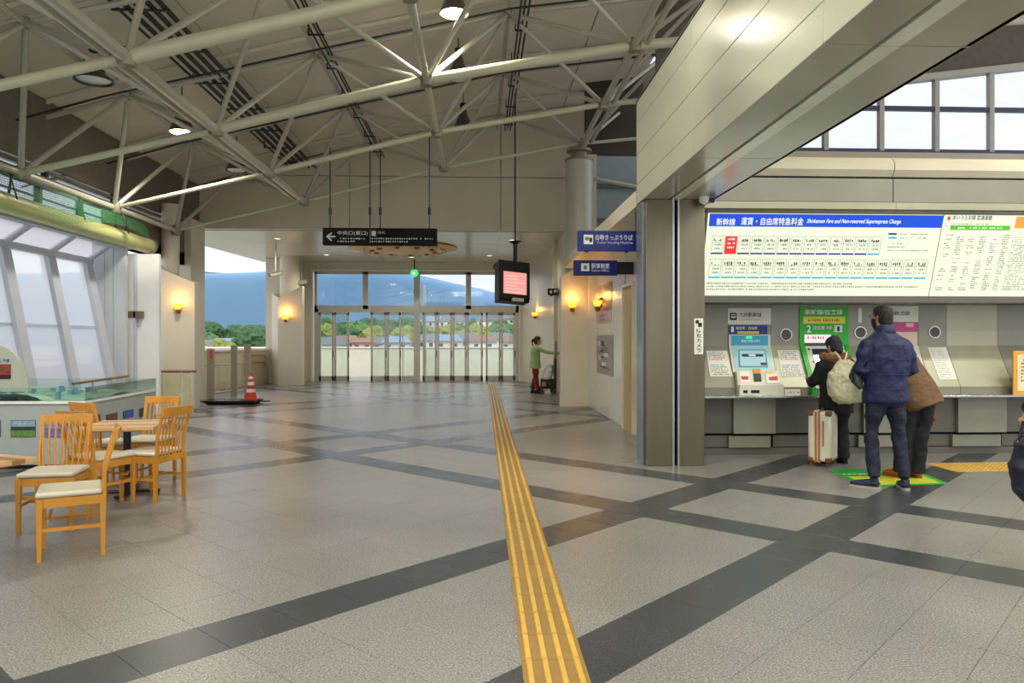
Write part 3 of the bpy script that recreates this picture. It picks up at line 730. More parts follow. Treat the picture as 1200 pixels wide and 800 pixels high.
# fluorescent battens added out of view to brighten the hall and roof
for i, (x, y) in enumerate(((5.2, 4.5), (8.2, 4.5), (5.2, 1.0), (8.2, 7.5), (-.8, 1.2), (-4.6, 1.2), (-.8, -1.5), (-4.6, -1.5))):
    t = thing('added_batten', (x, y, 5.2), 'added fluorescent batten out of view, brightening the hall', 'ceiling light', 'added battens out of view')
    B(x - 1.2, x + 1.2, y - .09, y + .09, 5.2, 5.27).build('housing', WHITE, t, smooth=False)
    MB().tube([(x - 1.15, y, 5.16), (x + 1.15, y, 5.16)], .03, 8).build('tube', emis('added_tube_glow', '#f4ffe0', 4.0), t)
    for dx in (-.9, .9): MB().tube([(x + dx, y, 5.27), (x + dx, y, 7.9)], .01, 5).build('stem', DARK, t)
    l = D.lights.new('added_tube_light', 'AREA'); l.shape = 'RECTANGLE'; l.size = 2.3; l.size_y = .12; l.energy = TUBE_W; l.color = (.98, 1, .88)
    lo = D.objects.new('added_tube_light', l); COL.objects.link(lo); lo.location = (x, y, 5.1); lo.parent = t; lo.matrix_parent_inverse = wm(t).inverted()
    l2 = D.objects.new('added_tube_light', l); COL.objects.link(l2); l2.location = (x, y, 5.32); l2.rotation_euler = (PI, 0, 0); l2.parent = t; l2.matrix_parent_inverse = wm(t).inverted()
# ================================================================== FARE BOARD
def ink(name, col): return mat(name, col, .5, var=0)
b0, b1 = Vector((0, 9.60, 2.10)), Vector((0, 9.27, 3.13))
BP = Plane((0, 9.60, 2.10), (1, 0, 0), (b1 - b0))
BH = (b1 - b0).length
fb = thing('fare_board', (6.5, 9.45, 2.1), 'long backlit white fare board with a blue title band above the ticket machines', 'sign')
XBL, XBM, XBR, XBE = 2.905, 5.985, 6.92, 8.6
eW = emis('board_white', '#f4fae0', .85); eB = emis('board_blue', '#1450dc', .9); eR = emis('board_red', '#ee3b32', .9)
eG = emis('board_green', '#62c926', .85); eC = emis('board_cyan', '#39b7d6', .85); eN = emis('board_navy', '#1c2f86', .7)
eGr = emis('board_grey', '#7f8668', .5); eK = emis('board_ink', '#34362c', .4); eLW = emis('board_letter', '#ffffff', 1.0); eO = emis('board_orange', '#f0a63c', .9)
def brect(col, u0, v0, u1, v1, name, h0=.0, h1=.003, parent=fb):
    mb = MB(); BP.rect(mb, u0, v0, u1, v1, h0, h1); return mb.build(name, col, parent, smooth=False)
brect(eW, XBL, 0, XBM - .008, BH, 'lit_panel', -.05, 0)
brect(eW, XBM + .0, 0, XBR, BH, 'lit_panel', -.05, 0)
brect(eW, XBR + .01, 0, XBE, BH, 'lit_panel', -.05, 0)
brect(CONSOLED, XBL - .06, -.03, XBE, -.0, 'frame', -.1, .02); brect(CONSOLED, XBL - .06, BH, XBE, BH + .03, 'frame', -.1, .02); brect(CONSOLED, XBL - .06, -.03, XBL - .0, BH + .03, 'frame', -.1, .02)
brect(eGr, XBM - .008, 0, XBM, BH, 'panel_joint', -.02, .002)
ub, vb = BP.px(832, 265); _, vt = BP.px(832, 252)
brect(eB, XBL + .03, vb, XBM - .01, BH - .012, 'title_band')
def bt(s, x0, y0, x1, y1, m, bold=.01, shear=0):
    a = BP.px(x0, y1); b = BP.px(x1, y0); return BP.text(s, a[0], a[1], b[0], b[1], m, fb, .005, bold=bold, shear=shear)
bt('新幹線', 839, 255.5, 862, 264, eLW, .005); bt('運賃・自由席特急料金', 868, 255, 942, 263.5, eLW, .005)
bt('Shinkansen Fare and Non-reserved Superexpress Charge', 945, 257, 1056, 262.5, eLW, .01, .3)
# columns of the two fare tables
def column_grid(n, x0, x1, ytop, ybot, colr, redi=None, last=None, nm='fare_table'):
    U0_, _ = BP.px(x0, ybot); U1_, _ = BP.px(x1, ybot); vt_ = BP.px((x0 + x1) / 2, ytop)[1]; vb_ = BP.px((x0 + x1) / 2, ybot)[1]
    wd = (U1_ - U0_) / n; fr, pr, ba, ba2 = MB(), MB(), MB(), MB()
    for k in range(n):
        a_, c_ = U0_ + wd * k + .012, U0_ + wd * (k + 1) - .012
        if k == redi:
            brect(eR, a_ - .004, vb_ - .01, c_ + .004, vt_, 'station_marker', .003, .006)
            mb = MB()
            for q in range(3): BP.dashes(mb, a_ + .03, vb_ + .06 + q * .055, c_ - .02, vb_ + .09 + q * .055, .025, .8, .008)
            mb.build('print', eLW, fb, smooth=False); continue
        for (p, q, r_, s_) in ((a_, vb_ + .02, a_ + .003, vt_), (c_, vb_ + .02, c_ + .003, vt_), (a_, vt_, c_, vt_ + .003), (a_, vt_ - .09, c_, vt_ - .087)): BP.rect(fr, p, q, r_, s_, .001, .003)
        BP.dashes(pr, a_ + .02, vt_ - .072, c_ - .02, vt_ - .03, .028, .85, .004)
        for q in range(3): BP.dashes(fr, a_ + .04, vb_ + .05 + q * .05, c_ - .02, vb_ + .075 + q * .05, .018, .85, .004)
        BP.rect(ba2 if (last and k >= last) else ba, a_ - .004, vb_ - .012, c_ + .004, vb_ + .008, .002, .004)
    fr.build('table_lines', eGr, fb, smooth=False); pr.build('print', emis('board_text', '#4c4f40', .4), fb, smooth=False); ba.build('route_line', colr, fb, smooth=False)
    if ba2.v: ba2.build('route_line', eC, fb, smooth=False)
column_grid(13, 832, 1031, 277, 297, eN, 1, 12)
column_grid(17, 829, 1085, 304, 325, eC)
mb = MB()
for (x0, x1, y) in ((828, 1000, 331.5), (828, 1078, 335), (828, 955, 338.5)):
    a_ = BP.px(x0, y + 1.2); c_ = BP.px(x1, y - 1); BP.dashes(mb, a_[0], a_[1], c_[0], a_[1] + .022, .02, .9, .004)
for (x0, x1, y) in ((1055, 1088, 274), (1055, 1085, 278.5), (1040, 1060, 285), (1040, 1062, 289), (1040, 1090, 293)):
    a_ = BP.px(x0, y + 1); c_ = BP.px(x1, y - 1); BP.dashes(mb, a_[0], a_[1], c_[0], a_[1] + .018, .02, .8, .004)
for (x0, x1, y) in ((1108, 1160, 262), (1108, 1140, 264.5)):
    a_ = BP.px(x0, y + 1); c_ = BP.px(x1, y - 1); BP.dashes(mb, a_[0], a_[1], c_[0], a_[1] + .016, .02, .8, .004)
mb.build('print', eGr, fb, smooth=False)
for y, e_ in ((274, eN), (278.5, eC)):
    a_ = BP.px(1041, y + 1); c_ = BP.px(1051, y - 1); brect(e_, a_[0], a_[1], c_[0], c_[1], 'legend_swatch')
bt('あいうえお順 普通運賃', 1116, 252.5, 1163, 257.5, eK, .01)
a_ = BP.px(1110, 258); c_ = BP.px(1114, 253.5); brect(eR, a_[0], a_[1], c_[0], c_[1], 'red_square')
a_ = BP.px(1113, 269.3); c_ = BP.px(1184, 264.5); brect(eG, a_[0], a_[1], c_[0], c_[1], 'green_band')
mb = MB(); BP.dashes(mb, a_[0] + .1, a_[1] + .015, c_[0] - .1, a_[1] + .04, .02, .6, .006); mb.build('print', eLW, fb, smooth=False)
mb = MB()
ul = BP.px(1100, 275)[0]
for cidx in range(6):
    u_ = XBM + .06 + cidx * .155
    for r_ in range(27):
        v_ = BH - .27 - r_ * .028
        if v_ < .02: break
        if random.random() < (.6 if cidx % 2 == 0 else .85): BP.dashes(mb, u_ + random.uniform(0, .02), v_, u_ + random.uniform(.07, .11), v_ + .015, .016, .9, .004)
for r_ in range(30):
    BP.dashes(mb, XBR + .04, BH - .3 - r_ * .024, XBR + .5, BH - .288 - r_ * .024, .016, .7, .004) if BH - .3 - r_ * .024 > .02 else None
mb.build('print', emis('board_text', '#4c4f40', .4), fb, smooth=False)
brect(eO, XBR + .03, BH - .17, XBR + .8, BH - .02, 'orange_title')
# the board's glowing faces stand in for backlighting; no lamp sits behind

# ================================================================== TICKET CONSOLE
YU, ZK = 9.9, 1.443
ZC, YC = .90, 9.6
UP = face_plane(YU)                              # upper vertical steel
SL = Plane((0, YC, ZC), (1, 0, 0), Vector((0, YU - YC, ZK - ZC)))
LPn = face_plane(9.60)
pcon = thing('ticket_console', (7, 9.8, 0), 'long grey steel console with sloping front and ledge under the fare board', 'console')
jx = [829, 853.5, 903, 937.5, 994, 1025, 1076, 1109, 1169, 1232, 1300]
J = [2.78] + [pxX(p, YU) for p in jx[1:]] + [XR]
for k, (x0, x1) in enumerate(zip(J, J[1:])):
    lt = k in (7,)
    m = CONSOLEL if lt else CONSOLE
    B(x0 + .003, x1 - .003, YU, YU + .04, ZK, 2.0).build('upper_panel', m, pcon, smooth=False)
    MB().prism([(x0 + .003, YU, ZK), (x0 + .003, YU + .04, ZK), (x0 + .003, YC + .04, ZC), (x0 + .003, YC, ZC)], (x1 - x0 - .006, 0, 0)).build('sloping_panel', CONSOLEL if lt or k in (2, 6) else CONSOLE, pcon, smooth=False)
    B(x0 + .003, x1 - .003, YC, YC + .04, .8, ZC).build('riser', CONSOLE, pcon, smooth=False)
B(2.78, XR, 9.42, 9.66, .765, .80).build('ledge', BRIGHTSTEEL, pcon, bevel=.008)
lx = [829, 858, 907.5, 960, 1010, 1060, 1120, 1177, 1235, 1290]
LJ = [2.78] + [pxX(p, 9.65) for p in lx[1:]] + [XR]
for k, (x0, x1) in enumerate(zip(LJ, LJ[1:])):
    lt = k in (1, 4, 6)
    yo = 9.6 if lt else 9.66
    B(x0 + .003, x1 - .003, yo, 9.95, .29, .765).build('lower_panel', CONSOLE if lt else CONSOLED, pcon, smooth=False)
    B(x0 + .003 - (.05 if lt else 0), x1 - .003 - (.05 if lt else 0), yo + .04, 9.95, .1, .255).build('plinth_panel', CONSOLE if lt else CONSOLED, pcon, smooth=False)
    B(x0, x1, 9.68, 9.95, .0, .09).build('kick_plate', CONSOLED, pcon, smooth=False)
B(2.78, XR, 9.72, 9.96, .0, .78).build('carcass', GAP, pcon, smooth=False)

def pr(P, mb, x0, y0, x1, y1, h0=0, h1=.003):
    a_ = P.px(x0, y1); c_ = P.px(x1, y0); return P.rect(mb, a_[0], a_[1], c_[0], c_[1], h0, h1)
def rectpart(P, name, col, parent, x0, y0, x1, y1, h0=0, h1=.003, bev=0):
    return pr(P, MB(), x0, y0, x1, y1, h0, h1).build(name, col, parent, bevel=bev, smooth=False)
def txt(P, s, x0, y0, x1, y1, m, parent, h=.006, bold=.01):
    a_ = P.px(x0, y1); c_ = P.px(x1, y0); return P.text(s, a_[0], a_[1], c_[0], c_[1], m, parent, h, bold=bold)
def trap(P, name, col, parent, pts, h0=0, h1=.003, bev=0):
    return P.quad(MB(), [P.px(*p) for p in pts], h0, h1).build(name, col, parent, bevel=bev, smooth=False)
INKK = ink('black_ink', '#1c1e1c'); INKR = ink('red_ink', '#c8352c'); INKB = ink('blue_ink', '#2b5fa8'); INKW = ink('white_ink', '#f2f2ee')
PAPER = mat('paper', '#e6e6d8', .55, var=.02)
# machine 1
t1 = thing('ticket_machine', (pxX(880, 9.8), 9.8, .8), 'ticket machine with a pale blue face and white header, marked 1', 'ticket machine')
rectpart(UP, 'header_plate', mat('header_white', '#dcdccb', .35), t1, 852.5, 361, 903, 380, 0, .012)
rectpart(UP, 'train_pictogram', INKK, t1, 855, 366.5, 863, 375, .012, .014)
rectpart(UP, 'pictogram_face', PAPER, t1, 856.6, 368, 861.6, 372.6, .014, .015); rectpart(UP, 'pictogram_windows', INKK, t1, 857.3, 369, 861, 370.6, .015, .016)
txt(UP, '九州新幹線', 866, 365.8, 892, 371.5, INKK, t1, .0135); txt(UP, 'Kyushu Shinkansen', 866, 373.3, 890, 375, ink('grey_ink', '#77766a'), t1, .0135, 0)
rectpart(UP, 'navy_band', ink('navy_print', '#27387f'), t1, 854.5, 381, 899, 391.5, 0, .01)
txt(UP, '1', 856.5, 382.5, 859.5, 389, INKW, t1, .012, .03); txt(UP, '指定席・自由席', 862, 382.5, 887, 386, INKW, t1, .012)
rectpart(UP, 'yellow_band', ink('yellow_print', '#d6c646'), t1, 864, 388, 889, 391, .01, .012)
TEAL = mat('teal_face', '#3f9fc0', .3, var=.03); LTEAL = mat('light_teal_face', '#a9d6d6', .3, var=.03)
rectpart(UP, 'face_frame', mat('machine_cream', '#d2d2c0', .4, var=.03), t1, 853.5, 391.8, 902, 405.5, 0, .03)
rectpart(UP, 'display_band', TEAL, t1, 856, 393, 899, 405, .03, .034)
rectpart(UP, 'status_light', emis('green_led', '#2fe08a', 1.5), t1, 873, 394, 880, 396.5, .034, .04)
txt(UP, '発売中', 867, 398, 889, 401, INKW, t1, .036, 0)
MC = MATS['machine_cream']
trap(SL, 'sloping_frame', MC, t1, [(853.5, 405.5), (902, 405.5), (908.5, 437), (858.5, 437)], 0, .03)
trap(SL, 'touch_panel', LTEAL, t1, [(856.5, 406), (899, 406), (904.5, 434.5), (861, 434.5)], .03, .034)
trap(SL, 'screen_bezel', ink('bezel_blue', '#5d93a8'), t1, [(864.5, 411), (895.5, 411), (899, 431.5), (865, 431.5)], .034, .04)
trap(SL, 'screen', emis('machine_screen', '#b6e3ea', .55), t1, [(865.6, 412.3), (894.5, 412.3), (896.8, 430.3), (866.5, 430.3)], .04, .043)
trap(SL, 'screen_menu', INKK, t1, [(868, 416.5), (893, 416.5), (893.4, 419.5), (868.3, 419.5)], .043, .045)
trap(SL, 'screen_menu', ink('menu_white', '#f1f6f6'), t1, [(876, 417), (884, 417), (884.2, 419), (876.2, 419)], .045, .046)
trap(SL, 'screen_button', INKK, t1, [(890, 426.5), (897, 426.5), (897.3, 429.5), (890.3, 429.5)], .043, .045)
trap(SL, 'lower_module', MC, t1, [(861, 437), (909, 437), (914, 455), (862.5, 455)], 0, .075, .006)
rectpart(face_plane(9.6), 'lower_module', MC, t1, 862.5, 450, 914, 463, 0, .13, .006)
trap(SL, 'coin_slot', WHITE, t1, [(864, 438.5), (875, 438.5), (877, 451), (865.5, 451)], .075, .083)
trap(SL, 'coin_slot_mark', INKR, t1, [(866, 444), (874.5, 444), (875, 448), (867, 448)], .083, .085)
trap(SL, 'note_slot', mat('amber_plate', '#d8912c', .35), t1, [(880, 435.5), (888.5, 435.5), (889, 441), (880.5, 441)], .075, .09)
trap(SL, 'note_slot_mouth', DARK, t1, [(880.5, 441), (889, 441), (890, 450), (881.5, 450)], .075, .088)
trap(SL, 'card_slot', WHITE, t1, [(894, 440), (908, 440), (911, 452), (896, 452)], .075, .09)
trap(SL, 'card_slot_mark', INKR, t1, [(898, 445.5), (908, 444), (909, 449), (899, 449)], .09, .092)
trap(SL, 'lamp_strip', emis('amber_lamp', '#f0b92c', .8), t1, [(895, 438.5), (902, 438.5), (903, 441.5), (896, 441.5)], .076, .095)
LM = face_plane(9.47)
for (x0, x1, y0, y1) in ((871, 876, 457, 460.5), (880, 890, 457, 460.5), (874, 878, 463.2, 464.5), (900, 904, 463, 464.2)):
    rectpart(LM, 'return_tray', DARK, t1, x0, y0, x1, y1, 0, .004)
# machine 2
t2m = thing('ticket_machine', (pxX(965, 9.8), 9.8, .8), 'ticket machine with a bright green surround, marked 2', 'ticket machine')
GR = mat('bright_green', '#1fae2b', .4, var=.03)
rectpart(UP, 'header_plate', GR, t2m, 936.5, 360, 993.5, 405.5, 0, .02)
txt(UP, '新幹線/在来線', 942.5, 362.5, 986.5, 368.5, INKW, t2m, .022, .015)
rectpart(UP, 'yellow_band', mat('yellow_plate', '#dde024', .4), t2m, 940.5, 371, 989.5, 379, .02, .024)
mb = MB(); a_ = UP.px(946, 377); UP.dashes(mb, a_[0], a_[1], UP.px(984, 377)[0], a_[1] + .04, .03, .9, .026); mb.build('print', INKR, t2m, smooth=False)
txt(UP, '2', 944.5, 381, 949.5, 389.5, INKW, t2m, .022, .02); txt(UP, '指定席', 952, 381.5, 965.5, 386, INKW, t2m, .022, 0); txt(UP, '自由席', 968, 382, 974, 385.5, INKW, t2m, .022, 0)
rectpart(UP, 'pictogram', PAPER, t2m, 977, 381, 986, 389, .02, .024); rectpart(UP, 'pictogram_person', INKK, t2m, 980, 382.5, 983, 388, .024, .026)
rectpart(UP, 'status_display', emis('pink_display', '#ffe4e4', .9), t2m, 942, 392, 972.5, 401.5, .02, .03)
mb = MB(); a_ = UP.px(945, 397.5); UP.dashes(mb, a_[0], a_[1], UP.px(966, 397)[0], a_[1] + .04, .035, .9, .032); mb.build('print', INKR, t2m, smooth=False)
rectpart(UP, 'dark_band', ink('band_grey', '#4b4a46'), t2m, 942, 402, 985, 406, .02, .03)
trap(SL, 'side_strip', GR, t2m, [(936.5, 405.5), (942, 405.5), (955, 456), (949.5, 456)], 0, .04)
trap(SL, 'side_strip', GR, t2m, [(989, 405.5), (993.5, 405.5), (1006, 456), (1001, 456)], 0, .04)
trap(SL, 'face_plate', MC, t2m, [(942.5, 406.5), (988, 406.5), (1001, 456), (955.5, 456)], 0, .03, .004)
trap(SL, 'screen', mat('dark_screen', '#2c3340', .15), t2m, [(950, 410), (976, 410), (983, 431), (955, 431)], .03, .036)
trap(SL, 'screen_window', mat('dim_screen', '#4a5162', .2), t2m, [(960, 418), (969, 418), (971.5, 427.5), (962, 427.5)], .036, .038)
for (x, y) in ((945.5, 409.5), (951, 424)): trap(SL, 'button', DARK, t2m, [(x, y), (x + 2, y), (x + 2.5, y + 2), (x + .5, y + 2)], .03, .035)
trap(SL, 'note_slot', ink('slot_grey', '#8a897c'), t2m, [(953, 434), (962, 434), (965, 445), (955.5, 445)], .03, .06)
trap(SL, 'note_slot_mouth', DARK, t2m, [(957, 447), (962, 447), (963.5, 452), (958.5, 452)], .03, .06)
rectpart(face_plane(9.6), 'lower_module', GR, t2m, 949.5, 455, 955.5, 463, 0, .06)
# machine 3
t3 = thing('ticket_machine', (pxX(1050, 9.8), 9.8, .8), 'ticket machine with a pink band, mostly hidden behind the man in the blue jacket', 'ticket machine')
rectpart(UP, 'header_plate', MATS['header_white'], t3, 1025, 358.5, 1075.5, 377, 0, .012)
txt(UP, '在来線', 1031, 364.5, 1066, 369.5, ink('grey_ink2', '#5a5a4e'), t3, .0135, .01)
rectpart(UP, 'pink_band', mat('pink_plate', '#c8407a', .4), t3, 1025, 377.5, 1074.5, 388, 0, .014)
rectpart(UP, 'pink_label', ink('label_pale', '#e6b0c4'), t3, 1061, 378.5, 1070, 383, .014, .016)
rectpart(UP, 'display_band', ink('pale_panel', '#d8b9a8'), t3, 1040, 389, 1074, 405, 0, .02)
trap(SL, 'face_plate', MC, t3, [(1026, 406), (1075, 406), (1088, 456), (1038, 456)], 0, .03, .004)
trap(SL, 'screen', MATS['dark_screen'], t3, [(1033, 410), (1066, 410), (1072, 431), (1038, 431)], .03, .036)
# speaker grilles
for x, y, lab in ((921, 392, 'round speaker grille between the blue and the green ticket machine'), (1008, 389.5, 'round speaker grille just left of the man in the blue jacket'), (1095, 389, 'round speaker grille above the white notice')):
    p_ = hit(x, y, (0, YU, 0), (0, 1, 0)); s_ = thing('speaker_grille', p_, lab, 'speaker')
    MB().lathe([(.085, 0), (.085, -.012), (.07, -.012), (.07, 0)], p_, 24, cap=False, axis='y').build('ring', BRIGHTSTEEL, s_)
    MB().lathe([(0, -.004), (.072, -.004), (.072, 0)], p_, 24, axis='y').build('mesh_disc', ink('speaker_mesh', '#4c4a42'), s_)
    mb = MB()
    for k in range(-4, 5):
        h_ = math.sqrt(max(.0, .066 ** 2 - (k * .015) ** 2)); mb.box(p_.x - h_, p_.x + h_, YU - .008, YU - .004, p_.z + k * .015 - .002, p_.z + k * .015 + .002)
    mb.build('mesh_bars', ink('speaker_bar', '#6e6b60'), s_, smooth=False)
MB().box(pxX(1005.5, YU), pxX(1009.5, YU), YU - .006, YU, aY(1007, 378, YU).z, aY(1007, 361, YU).z).build('height_strip', PAPER, label='small white upright strip above the second speaker grille', cat='label')
# notices on the slope
def notice(label, pts, style):
    c_ = SL.px(*pts[0]); t = thing('notice', SL.P(*c_), label, 'notice')
    trap(SL, 'sheet', PAPER, t, pts, .002, .006)
    (xa_, ya_), (xb_, yb_), (xc_, yc_), (xd_, yd_) = pts; n = 13 if style else 16
    mbs = [MB(), MB(), MB()]
    for k in range(n):
        f = (k + .8) / (n + .6); L0 = SL.px(xa_ + (xd_ - xa_) * f + 2, ya_ + (yd_ - ya_) * f); R0 = SL.px(xb_ + (xc_ - xb_) * f - 2, yb_ + (yc_ - yb_) * f)
        q = (0 if k in (0, 5, 9) else 1 if k in (2, 3, 4, 11) else 2) if style else 0
        if style and k in (5, 6): continue
        SL.dashes(mbs[q], L0[0], L0[1] - .006, R0[0] - random.uniform(0, .05), L0[1] + (.012 if style else .004), .02 if style else .012, .85, .008)
    for mb, m in zip(mbs, (ink('grey_ink', '#77766a'), INKR, INKB)):
        if mb.v: mb.build('print', m, t, smooth=False)
notice('red and blue printed notice left of the blue-faced ticket machine', [(827.5, 411), (852, 411), (858.5, 441), (832, 441)], 1)
notice('red and blue printed notice between the blue and the green ticket machine', [(911, 410.5), (936, 410.5), (943, 441.5), (916, 441.5)], 1)
notice('white text-filled notice right of the person bending at the machine', [(1087, 407.5), (1108.5, 407), (1121, 444.5), (1101, 445)], 0)
q_ = aY(929, 462, 9.5)
s_ = thing('small_card', (q_.x, 9.52, .8), 'small white card with red print standing on the console ledge', 'card')
B(q_.x - .105, q_.x + .1, 9.5, 9.506, .8, .88).build('sheet', PAPER, s_, smooth=False)
mb = MB(); face_plane(9.5).dashes(mb, q_.x - .09, .825, q_.x + .09, .855, .02, .8, .004); mb.build('print', INKR, s_, smooth=False)
# orange sign right edge
s_ = thing('framed_sign', (aY(1200, 460, 9.45).x, 9.45, .8), 'orange framed paper sign standing on the ledge at the right edge', 'sign')
xl_ = aY(1187, 460, 9.45).x; z0_, z1_ = .80, aY(1187, 411, 9.45).z
B(xl_, xl_ + .45, 9.44, 9.46, z0_, z1_).build('board', mat('orange_board', '#e6a53f', .5, var=.03), s_, smooth=False)
B(xl_ + .05, xl_ + .4, 9.435, 9.44, z0_ + .05, z1_ - .05).build('sheet', mat('pale_sheet', '#eadcb0', .5), s_, smooth=False)
fp = face_plane(9.435)
mb = MB()
for k in range(7): fp.dashes(mb, xl_ + .1, z1_ - .13 - k * .045, xl_ + .36, z1_ - .11 - k * .045, .03, .8, .003)
mb.build('print', INKK, s_, smooth=False)

# floor sticker
fs = thing('floor_sticker', (4.55, 8.1, 0), 'green and yellow diamond queue sticker on the floor under the man in the blue jacket', 'floor sticker')
FPn = Plane((0, 0, .001), (1, 0, 0), (0, 1, 0))
dq = [aZ(*p) for p in ((969, 550), (1066, 548.5), (1113, 567), (1012, 570.5))]
cq = sum(dq, Vector()) / 4
def shr(f): return [((cq + (p - cq) * f).x, (cq + (p - cq) * f).y) for p in dq]
FPn.quad(MB(), shr(1), 0, .0015).build('base', mat('sticker_green', '#2fae34', .35, var=.03), fs, smooth=False)
yq = shr(.86)
mid = [tuple((Vector(yq[0]) * .55 + Vector(yq[3]) * .45)), tuple((Vector(yq[1]) * .55 + Vector(yq[2]) * .45)), yq[2], yq[3]]
FPn.quad(MB(), mid, .0015, .0025).build('yellow_field', mat('sticker_yellow', '#c9cf2f', .35, var=.03), fs, smooth=False)
mb = MB(); FPn.dashes(mb, cq.x - .42, cq.y + .12, cq.x + .35, cq.y + .2, .06, .9, .003); mb.build('print', INKW, fs, smooth=False)

# ================================================================== SIGNS
def hang_sign(name, label, x0, y0, x1, y1, Y, m, depth=.09):
    a_ = aY(x0, y1, Y); c_ = aY(x1, y0, Y); t = thing(name, ((a_.x + c_.x) / 2, Y, a_.z), label, 'sign')
    B(a_.x, c_.x, Y, Y + depth, a_.z, c_.z).build('panel', m, t, bevel=.006)
    return t, face_plane(Y), a_, c_
YS = 14.6
SB = mat('sign_black', '#0c0d0b', .7, var=.03, spec=.15); SN = mat('sign_navy', '#16237a', .35, var=.03)
LT = emis('sign_letter', '#c9c9bd', .25)
t, P_, a_, c_ = hang_sign('direction_sign', 'long black hanging sign with a left arrow, above the far doors', 378, 267.5, 512, 286.5, YS, SB, .16)
mb = MB(); P_.quad(mb, [P_.px(*p) for p in ((382, 277), (388, 272.2), (389.5, 273.3), (386, 276.2), (393, 276.2), (393, 278), (386, 278), (389.5, 281.3), (388, 282.5))], .0, .004)
mb.build('arrow', LT, t, smooth=False)
txt(P_, '中央口(東口)', 395.5, 270.5, 431, 276, LT, t, .004, .01)
mb = MB()
for (x0, x1, y) in ((395.5, 428, 279.5), (395.5, 418, 282.8)):
    p0 = P_.px(x0, y + .8); P_.dashes(mb, p0[0], p0[1], P_.px(x1, y)[0], p0[1] + .03, .05, .9, .004)
for (x0, x1, y) in ((435.5, 509, 279.5), (435.5, 480, 283)):
    p0 = P_.px(x0, y + .9); P_.dashes(mb, p0[0], p0[1], P_.px(x1, y)[0], p0[1] + .035, .045, .95, .004)
mb.build('print', LT, t, smooth=False)
rectpart(P_, 'pictogram', LT, t, 435.5, 270.5, 440.5, 276.3, .0, .004); txt(P_, '改札', 442.5, 271, 452, 273.8, LT, t, .004, 0)
rectpart(P_, 'divider', LT, t, 433.6, 269, 433.9, 285, 0, .003)
for x in (386, 433, 445, 503):
    p0 = aY(x, 267.5, YS); xr = p0.x
    zt_ = 5.0 + .17 * (xr + 4)
    MB().tube([(xr, YS + .08, p0.z), (xr, YS + .08, zt_ + .1)], .012, 6).build('hanger_rod', DARK, t)
    MB().tube([(xr, YS + .08, p0.z + .28), (xr, YS + .08, p0.z + .42)], .03, 8).build('hanger_clamp', DARK, t)
t, P_, a_, c_ = hang_sign('blue_sign', 'larger blue sign for the ticket vending machines, beside the steel pillar', 677.5, 270.5, 748.5, 293.5, 9.6, SN, .1)
rectpart(P_, 'pictogram', INKW, t, 684, 275, 695, 286, 0, .003); rectpart(P_, 'pictogram_mark', INKK, t, 690.5, 278.5, 694, 283.5, .003, .005); rectpart(P_, 'pictogram_mark', mat('olive_print', '#6f8a2a'), t, 685.5, 277.5, 690, 281.5, .003, .005)
LW_ = emis('sign_white', '#eef0f2', .35)
txt(P_, '自動きっぷうりば', 698, 275, 741.5, 281.5, LW_, t, .004, .015); txt(P_, 'Ticket Vending Machine', 699, 283, 741.5, 286.3, LW_, t, .004, .0)
for x in (688, 735): B(aY(x, 294, 9.6).x - .02, aY(x, 294, 9.6).x + .02, 9.62, 9.68, a_.z - .015, a_.z).build('clip', DARK, t, smooth=False)
MB().tube([(2.08, 9.65, c_.z), (2.08, 9.65, 3.21)], .02, 8).build('hanger_rod', DARK, t)
B(c_.x, c_.x + .35, 9.62, 9.68, (a_.z + c_.z) / 2 - .1, (a_.z + c_.z) / 2 + .1).build('bracket', DARK, t, smooth=False)
t, P_, a_, c_ = hang_sign('blue_sign', 'smaller blue station office sign hanging below and behind the larger one', 672.5, 305, 723.5, 322.5, 12.0, SN, .1)
rectpart(P_, 'pictogram', INKW, t, 681, 308.5, 690.5, 317.5, 0, .003); rectpart(P_, 'pictogram_mark', MATS['olive_print'], t, 684, 311, 687.5, 315.5, .003, .005)
txt(P_, '駅事務室', 693, 308.5, 714, 314.5, LW_, t, .004, .01); txt(P_, 'Station Office', 693, 315.5, 713.5, 318, LW_, t, .004, 0)
B(c_.x, WX - .01, 12.02, 12.08, (a_.z + c_.z) / 2 - .1, (a_.z + c_.z) / 2 + .1).build('bracket', DARK, t, smooth=False)
t, P_, a_, c_ = hang_sign('small_black_sign', 'small black and white sign on the side wall right of the monitor', 642, 338, 658.5, 345.5, 21.7, SB, .05)
rectpart(P_, 'white_field', INKW, t, 649, 339.5, 657, 344, 0, .004); rectpart(P_, 'pictogram', INKW, t, 644, 340, 647, 343.8, 0, .004)
# vertical security camera label on the pillar
P_ = face_plane(8.85)
t = thing('pillar_label', aY(819, 395, 8.85), 'tall white label with black characters on the steel pillar', 'label')
rectpart(P_, 'plate', PAPER, t, 813.5, 373, 824, 415, 0.0, .004)
rectpart(P_, 'camera_pictogram', INKK, t, 815, 375, 819, 379, .004, .006); rectpart(P_, 'camera_pictogram', INKK, t, 818, 378, 822.5, 383, .004, .006)
for k, ch in enumerate('防犯カメラ'):
    y_ = 385 + k * 5.8; txt(P_, ch, 816, y_, 821.5, y_ + 4.8, INKK, t, .006, .015)

